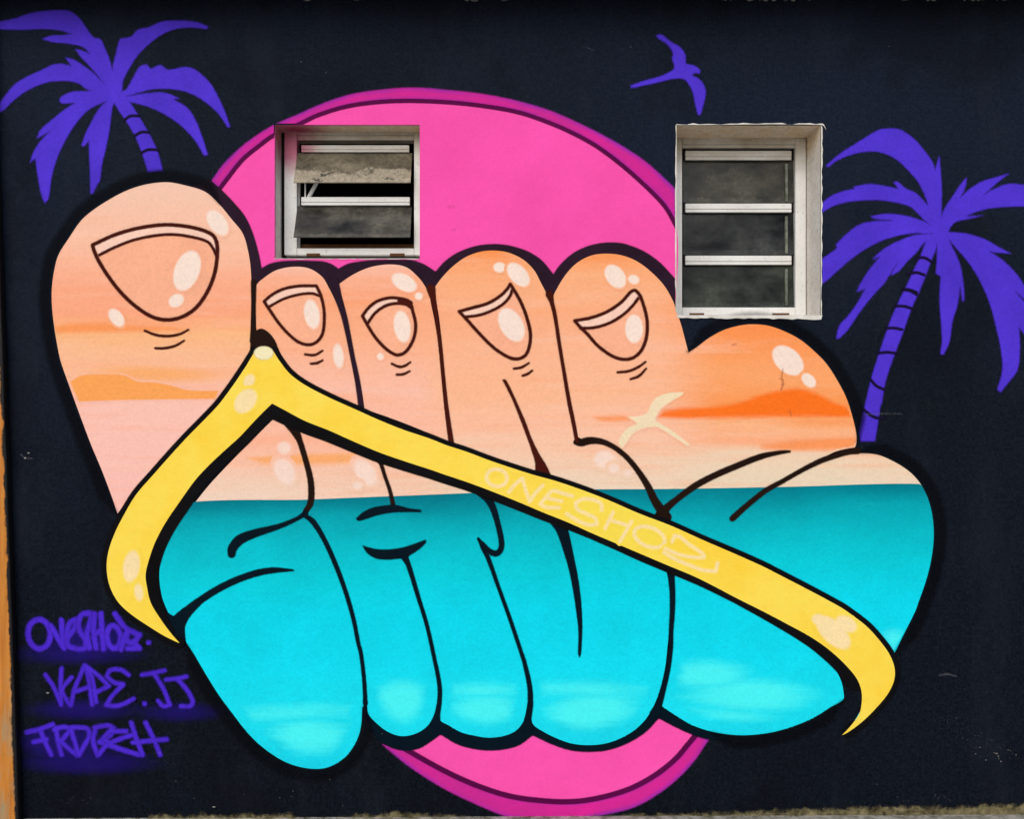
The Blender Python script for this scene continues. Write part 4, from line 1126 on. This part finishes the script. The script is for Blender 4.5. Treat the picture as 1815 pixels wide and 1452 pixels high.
# ------------------------------------------------------------------ painted palms
def palm(fronds, trunk, rings, label):
    x_, y_ = max(trunk, key=lambda q: q[1])[:2]
    p = thing('painted_palm_tree', label, 'palm mural', W(x_, y_), 'palm trees painted on the wall')
    spray_set([('frond', f) for f in fronds] + [('trunk', trunk)], M_PUR, p, 2, clip=lambda X, Y: ~((X > 1440) & (X < 1455.5) & (Y > 220) & (Y < 566)))
    for r_ in rings:
        spray('trunk_ring', [('stroke', [q + (2.3,) for q in r_])], M_RING, p, 4, cell=1.6, margin=3)
PL = (0, 0, 4.0333)
lf = [
 [(-40, 160), (100, 132), (230, 90), (400, 72), (500, 78), (570, 130), (620, 200), (670, 265), (720, 280), (750, 340), (780, 410), (800, 480), (850, 640), (810, 690), (745, 600), (700, 540), (640, 470), (570, 395), (540, 350), (590, 360), (645, 388), (600, 338), (500, 312), (380, 300), (300, 278), (360, 255), (450, 250), (512, 240), (420, 215), (300, 206), (150, 212), (-40, 205)],
 [(-10, 805), (0, 740), (40, 680), (110, 600), (200, 545), (300, 500), (370, 465), (440, 455), (510, 470), (470, 410), (530, 425), (600, 470), (680, 530), (740, 590), (850, 650), (830, 700), (690, 652), (625, 640), (570, 600), (500, 580), (420, 578), (330, 590), (240, 625), (160, 670), (80, 735), (20, 792)],
 [(425, 715), (440, 690), (520, 655), (620, 650), (720, 640), (860, 650), (850, 690), (750, 727), (640, 782), (560, 862), (480, 982), (410, 1130), (370, 1270), (347, 1420), (322, 1452), (300, 1400), (270, 1250), (255, 1130), (215, 1165), (240, 1090), (290, 1010), (362, 935), (265, 990), (290, 930), (380, 850), (460, 785), (537, 735), (440, 738)],
 [(830, 680), (755, 730), (700, 790), (650, 880), (615, 950), (583, 1042), (602, 1045), (637, 1005), (640, 1120), (645, 1250), (648, 1382), (665, 1388), (690, 1330), (715, 1290), (730, 1180), (760, 1050), (785, 920), (800, 800), (815, 740), (860, 690)],
 [(860, 690), (930, 683), (1060, 665), (1180, 662), (1285, 702), (1240, 708), (1340, 770), (1400, 860), (1450, 990), (1487, 1105), (1460, 1112), (1400, 1010), (1310, 910), (1200, 830), (1080, 770), (960, 735), (880, 720)],
 [(850, 660), (900, 640), (950, 560), (1000, 475), (1050, 460), (1080, 492), (1150, 465), (1200, 497), (1330, 478), (1400, 500), (1500, 590), (1560, 690), (1610, 800), (1647, 905), (1630, 912), (1560, 810), (1470, 730), (1370, 670), (1260, 640), (1120, 635), (1010, 655), (930, 680), (850, 700)],
 [(790, 620), (805, 490), (830, 380), (860, 280), (900, 270), (940, 258), (990, 210), (1060, 195), (1150, 155), (1250, 145), (1400, 155), (1492, 190), (1480, 206), (1380, 196), (1260, 205), (1160, 245), (1070, 310), (990, 390), (930, 480), (880, 580), (872, 650), (830, 690)]]
lt = [(800, 700), (850, 790), (905, 868), (965, 970), (1015, 1090), (1060, 1232), (1165, 1220), (1125, 1075), (1062, 945), (1000, 840), (950, 760), (900, 680)]
palm([Z(*PL, f) for f in lf], Z(*PL, lt), [Z(*PL, r_) for r_ in ([(890, 858), (930, 830), (995, 828)], [(962, 972), (1010, 945), (1065, 945)], [(1012, 1092), (1060, 1070), (1130, 1072)])],
     'violet painted palm tree with a short trunk above the big toe')
PA, PB, PC = (1415, 200, 4.5375), (1500, 300, 3.457), (1415, 500, 4.5375)
rf = [
 Z(*PA, [(220, 425), (330, 330), (440, 260), (560, 185), (650, 135), (740, 125), (830, 140), (930, 210), (1010, 300), (1080, 400), (1096, 465), (1132, 345), (1142, 460), (1152, 620), (1150, 780), (1150, 960), (1080, 960), (1050, 830), (1040, 740), (1010, 650), (950, 540), (870, 450), (780, 370), (650, 315), (520, 315), (400, 345), (300, 390), (240, 437)]),
 Z(*PA, [(150, 825), (190, 730), (270, 665), (360, 630), (452, 612), (440, 595), (560, 572), (680, 585), (802, 610), (765, 560), (790, 550), (860, 605), (950, 650), (1040, 745), (1130, 840), (1130, 960), (1020, 870), (960, 810), (900, 755), (780, 720), (640, 702), (500, 705), (380, 720), (280, 750), (190, 802)]),
 Z(*PA, [(580, 832), (700, 812), (850, 825), (960, 855), (1060, 895), (1140, 950), (1060, 972), (950, 966), (830, 982), (700, 1017), (580, 1072), (470, 1142), (380, 1212), (280, 1302), (200, 1372), (170, 1380), (165, 1205), (240, 1140), (312, 1088), (300, 1060), (380, 980), (470, 910), (580, 875), (755, 866), (600, 848)]),
 Z(*PA, [(1120, 970), (950, 982), (850, 1012), (740, 1062), (650, 1122), (592, 1182), (655, 1158), (570, 1260), (500, 1370), (466, 1442), (535, 1418)]) + Z(*PC, [(470, 172), (400, 270), (330, 350), (302, 458), (330, 450), (400, 380), (480, 260), (580, 130), (690, 10)]) + Z(*PA, [(700, 1355), (745, 1285), (800, 1195), (740, 1310), (800, 1280), (870, 1200), (950, 1120), (1015, 1042), (1110, 1000)]),
 Z(*PB, [(540, 400), (555, 470), (548, 640), (577, 655), (570, 800), (580, 950), (585, 1060), (573, 1132), (595, 1137), (630, 1060), (650, 930), (680, 830), (697, 715), (710, 812), (722, 800), (715, 690), (700, 600), (670, 520), (640, 460), (620, 380)]),
 Z(*PB, [(590, 380), (640, 445), (680, 492), (740, 562), (800, 652), (850, 752), (890, 862), (920, 982), (945, 1100), (955, 1230), (923, 1352), (945, 1367), (990, 1310), (1047, 1230), (1062, 1100), (1058, 970), (1110, 1040), (1140, 1010), (1140, 840), (1095, 815), (1035, 750), (1110, 810), (1140, 800), (1100, 730), (1040, 640), (960, 560), (878, 503), (940, 512), (1010, 518), (920, 470), (850, 430), (740, 395), (640, 385)]),
 Z(*PA, [(1080, 940), (1130, 870), (1180, 760), (1240, 670), (1300, 580), (1352, 518), (1340, 600), (1298, 685), (1380, 610), (1480, 550), (1580, 520), (1692, 488), (1600, 560), (1490, 658), (1590, 605), (1700, 570), (1880, 590), (1880, 750), (1700, 755), (1560, 765), (1450, 790), (1340, 832), (1485, 825), (1380, 850), (1260, 880), (1212, 940), (1180, 1010), (1080, 1000)])]
rt = Z(*PB, [(500, 420), (480, 460), (450, 540), (420, 600), (380, 690), (330, 790), (280, 900), (230, 1040), (180, 1190), (150, 1290), (115, 1440)]) + Z(*PC, [(490, 1200), (502, 1282), (615, 1280), (640, 1130), (660, 990)]) + Z(*PB, [(215, 1440), (240, 1300), (290, 1150), (350, 990), (400, 850), (450, 740), (490, 640), (520, 560), (548, 485), (560, 420)])
rr = [Z(*PA, r_) for r_ in ([(940, 1172), (1010, 1165), (1072, 1200)], [(880, 1296), (950, 1285), (1012, 1305)], [(845, 1418), (900, 1425), (950, 1445)])] + \
     [Z(*PC, r_) for r_ in ([(842, 62), (900, 72), (950, 102)], [(785, 192), (850, 195), (907, 212)], [(702, 372), (770, 370), (832, 382)], [(638, 572), (720, 565), (795, 576)], [(580, 785), (625, 835), (692, 866)], [(518, 1020), (580, 1072), (640, 1095), (690, 1090)])]
palm(rf, rt, rr, 'violet painted palm tree with a long ringed trunk beside the shut window')

# ------------------------------------------------------------------ signatures
G = (0, 1040, 3.525)
def tagline(strokes, mists, label, r=3.3, dots=()):
    p0 = strokes[0][0][0]
    e = thing('painted_signature', label, 'signature', W(G[0] + 400 / G[2], G[1] + p0[1] / G[2] + 40), 'signatures sprayed at the foot of the wall')
    for m_ in mists:
        spray('overspray', [('ell', G[0] + m_[0] / G[2], G[1] + m_[1] / G[2], m_[2] / G[2], m_[3] / G[2], 0)], M_MIST, e, 2, margin=14, cell=4)
    for L in strokes:
        spray('letter', [('stroke', Z(*G, [p + (r,) for p in st])) for st in L], M_TAG, e, 3, cell=1.8)
    for d in dots:
        spray('full_stop', [('stroke', Z(*G, [d + (4.2,)]))], M_TAG, e, 3, cell=1.8)
tagline([[ring(247, 297, 70, 92, -4)],
         [[(318, 245), (350, 300), (402, 385), (392, 300), (386, 212)]],
         [[(425, 320), (470, 255), (478, 205), (440, 225), (418, 300), (430, 372), (480, 388)]],
         [[(560, 170), (515, 175), (490, 235), (505, 290), (535, 330), (530, 385), (490, 392)], [(548, 165), (578, 172), (560, 240), (545, 300), (560, 385)]],
         [[(592, 172), (585, 270), (602, 385)], [(632, 170), (640, 280), (648, 390)], [(590, 300), (640, 268)]],
         [ring(712, 316, 42, 72, -6)],
         [[(720, 172), (765, 235), (800, 270), (872, 302), (830, 352), (788, 338), (800, 270), (772, 335), (758, 392)], [(832, 345), (872, 386), (800, 386)]]],
        [(480, 420, 300, 52), (560, 320, 240, 90)], 'violet sprayed signature OneShoz beside the strap end', 4.8, [(930, 350)])
tagline([[[(285, 552), (335, 625), (384, 735)], [(386, 512), (380, 620), (384, 740)], [(448, 568), (390, 648), (440, 742)]],
         [[(445, 740), (468, 640), (508, 545), (530, 492), (552, 560), (578, 740)], [(480, 655), (565, 625)]],
         [[(540, 500), (575, 565), (602, 722)], [(535, 495), (620, 560), (682, 622), (600, 662)]],
         [[(806, 552), (760, 522), (692, 522), (668, 560), (715, 600), (772, 612), (705, 680), (664, 742), (740, 745), (836, 702)]],
         [[(890, 552), (960, 540), (1030, 525)], [(966, 545), (1022, 640), (1062, 740), (1022, 748), (990, 715)]],
         [[(1040, 582), (1100, 576), (1166, 562)], [(1112, 580), (1172, 650), (1206, 720), (1192, 746), (1130, 748)]]],
        [(1120, 785, 190, 44), (520, 770, 250, 50)], 'violet sprayed signature KAPE JJ with bars over the letters J', 3.7, [(905, 732)])
tagline([[[(168, 912), (250, 892), (332, 862)], [(255, 900), (282, 970), (322, 1052)], [(212, 972), (292, 955)]],
         [[(352, 885), (362, 960), (386, 1052)], [(340, 895), (400, 878), (445, 890), (400, 948), (378, 968), (430, 1012), (482, 1055)]],
         [[(444, 892), (468, 970), (492, 1052)], [(452, 880), (545, 888), (560, 930), (525, 1000), (496, 1052)]],
         [[(602, 880), (582, 960), (612, 1055)], [(592, 882), (680, 868), (712, 888), (690, 930), (622, 972), (700, 1000), (800, 1030)]],
         [[(840, 925), (760, 950), (670, 990), (622, 1048)], [(705, 885), (645, 950), (725, 1005), (868, 1052)], [(700, 905), (790, 905)]],
         [[(822, 852), (852, 950), (892, 1052)], [(912, 852), (960, 950), (1002, 1052)], [(832, 976), (930, 965), (1042, 955)]]],
        [(540, 1100, 340, 62), (380, 970, 240, 90)], 'lowest violet sprayed signature, ending in a barred letter H', 4.1)

# ------------------------------------------------------------------ chips in the dark paint
def chips():
    bm = bmesh.new()
    rnd = random.Random(3)
    spots = [(rnd.gauss(1770, 26), rnd.gauss(1338, 9), 1.2) for _ in range(14)] + [(rnd.uniform(60, 700), rnd.uniform(1200, 1430), 0.9) for _ in range(14)] + \
            [(86, 1228, 3), (46, 812, 3), (52, 803, 2), (1508, 613, 3), (380, 1430, 2.5)] + [(rnd.uniform(30, 1800), rnd.uniform(20, 1440), 0.8) for _ in range(24)]
    bx = [smooth(p, True, 6, 55) for p in (BIG, TOE5, HEEL)]
    for x, y, s in spots:
        if 100 < x < 1650 and 230 < y < 1300:
            continue
        a = s * rnd.uniform(0.4, 1.3); b = s * rnd.uniform(0.3, 0.8)
        yy = -0.0075
        q = [bm.verts.new(W(x + a * math.cos(t_) , y + b * math.sin(t_), yy)) for t_ in (3.9, 3.0, 2.0, 0.9, 0.1, 5.2)]
        f = bm.faces.new(q[::1])
        if f.normal.y > 0:
            f.normal_flip()
    me = bpy.data.meshes.new('paint_chips')
    bm.to_mesh(me); bm.free()
    t = NT('chipped_plaster'); m = t.finish(t.mix(t.noise(40), col(90, 92, 96), col(190, 186, 178)), 0.85, 0.15)
    o = link('paint_chips', me, m, wall)
    o['kind'] = 'stuff'
chips()

# scuffs where the paint has rubbed thin, and small marks on the mural
def scuff_mat(name, rgb, thr, grain, soft=6.0):
    t = NT(name)
    at = t.n('ShaderNodeAttribute', attribute_name='sd')
    e = t.rng(at.outputs['Fac'], -soft, soft * 2, 0, 1, 'SMOOTHSTEP')
    nz = t.rng(t.math('ADD', t.noise(grain, 5, 0.78), t.math('MULTIPLY', t.math('SUBTRACT', e, 1.0), 0.16)), thr, thr + 0.07)
    t.l(t.math('MULTIPLY', nz, 0.75), t.b.inputs['Alpha'])
    return t.finish(mottled(t, col(*rgb), 0.25, 60), 0.85, 0.1)
M_SCF = scuff_mat('rubbed_plaster', (104, 104, 106), 0.60, 95)
for sh in ([('ell', 1374, 1328, 52, 7, 0)], [('ell', 1745, 1322, 85, 30, 18)], [('ell', 1690, 1415, 160, 18, -3)], [('ell', 1420, 1424, 120, 10, 0)], [('ell', 160, 1420, 110, 14, 0)], [('ell', 1690, 1275, 60, 14, 0)]):
    spray('scuff', sh, M_SCF, wall, 3, cell=4, margin=6)
M_MRK = paint('brown_mark', (186, 116, 80), 0.2, 1.4, 3.4, 0.4, grain=90)
M_WMK = paint('rubbed_grey_mark', (104, 108, 116), 0.2, 1.8, 4.0, 0.35, grain=90)
M_PMK = paint('dull_pink_mark', (206, 66, 144), 0.2, 3.5, 7.0, 0.3, grain=60)
for st, m_, p_ in ((((1387, 655, 1.2), (1385, 668, 1.6), (1387, 680, 2), (1384, 692, 1.4)), M_MRK, toe5), (((1381, 671, 0.6), (1388, 674, 1.0)), M_MRK, toe5), (((1383, 683, 0.6), (1391, 680, 0.9)), M_MRK, toe5),
                   (((1296, 612, 0.8), (1304, 610, 1.4)), M_MRK, toe5), (((1400, 728, 1), (1401, 738, 0.8)), M_MRK, toe5),
                   (((794, 366, 0.8), (804, 366, 1)), M_PMK, sun_p), (((800, 408, 0.7), (806, 407, 1.0)), M_PMK, sun_p),
                   (((1533, 735, 0.6), (1560, 733.5, 0.8), (1598, 734, 0.5)), M_WMK, wall), (((38, 806, 0.8), (46, 812, 1.2), (58, 813, 0.8)), M_WMK, wall), (((1665, 1197, 1.2), (1678, 1195, 1.8), (1695, 1199, 0.8)), M_WMK, wall),
                   (((1040, 84, 0.5), (1052, 90, 0.6)), M_WMK, wall)):
    spray('mark', [('stroke', list(st))], m_, p_, 9, cell=1.6)
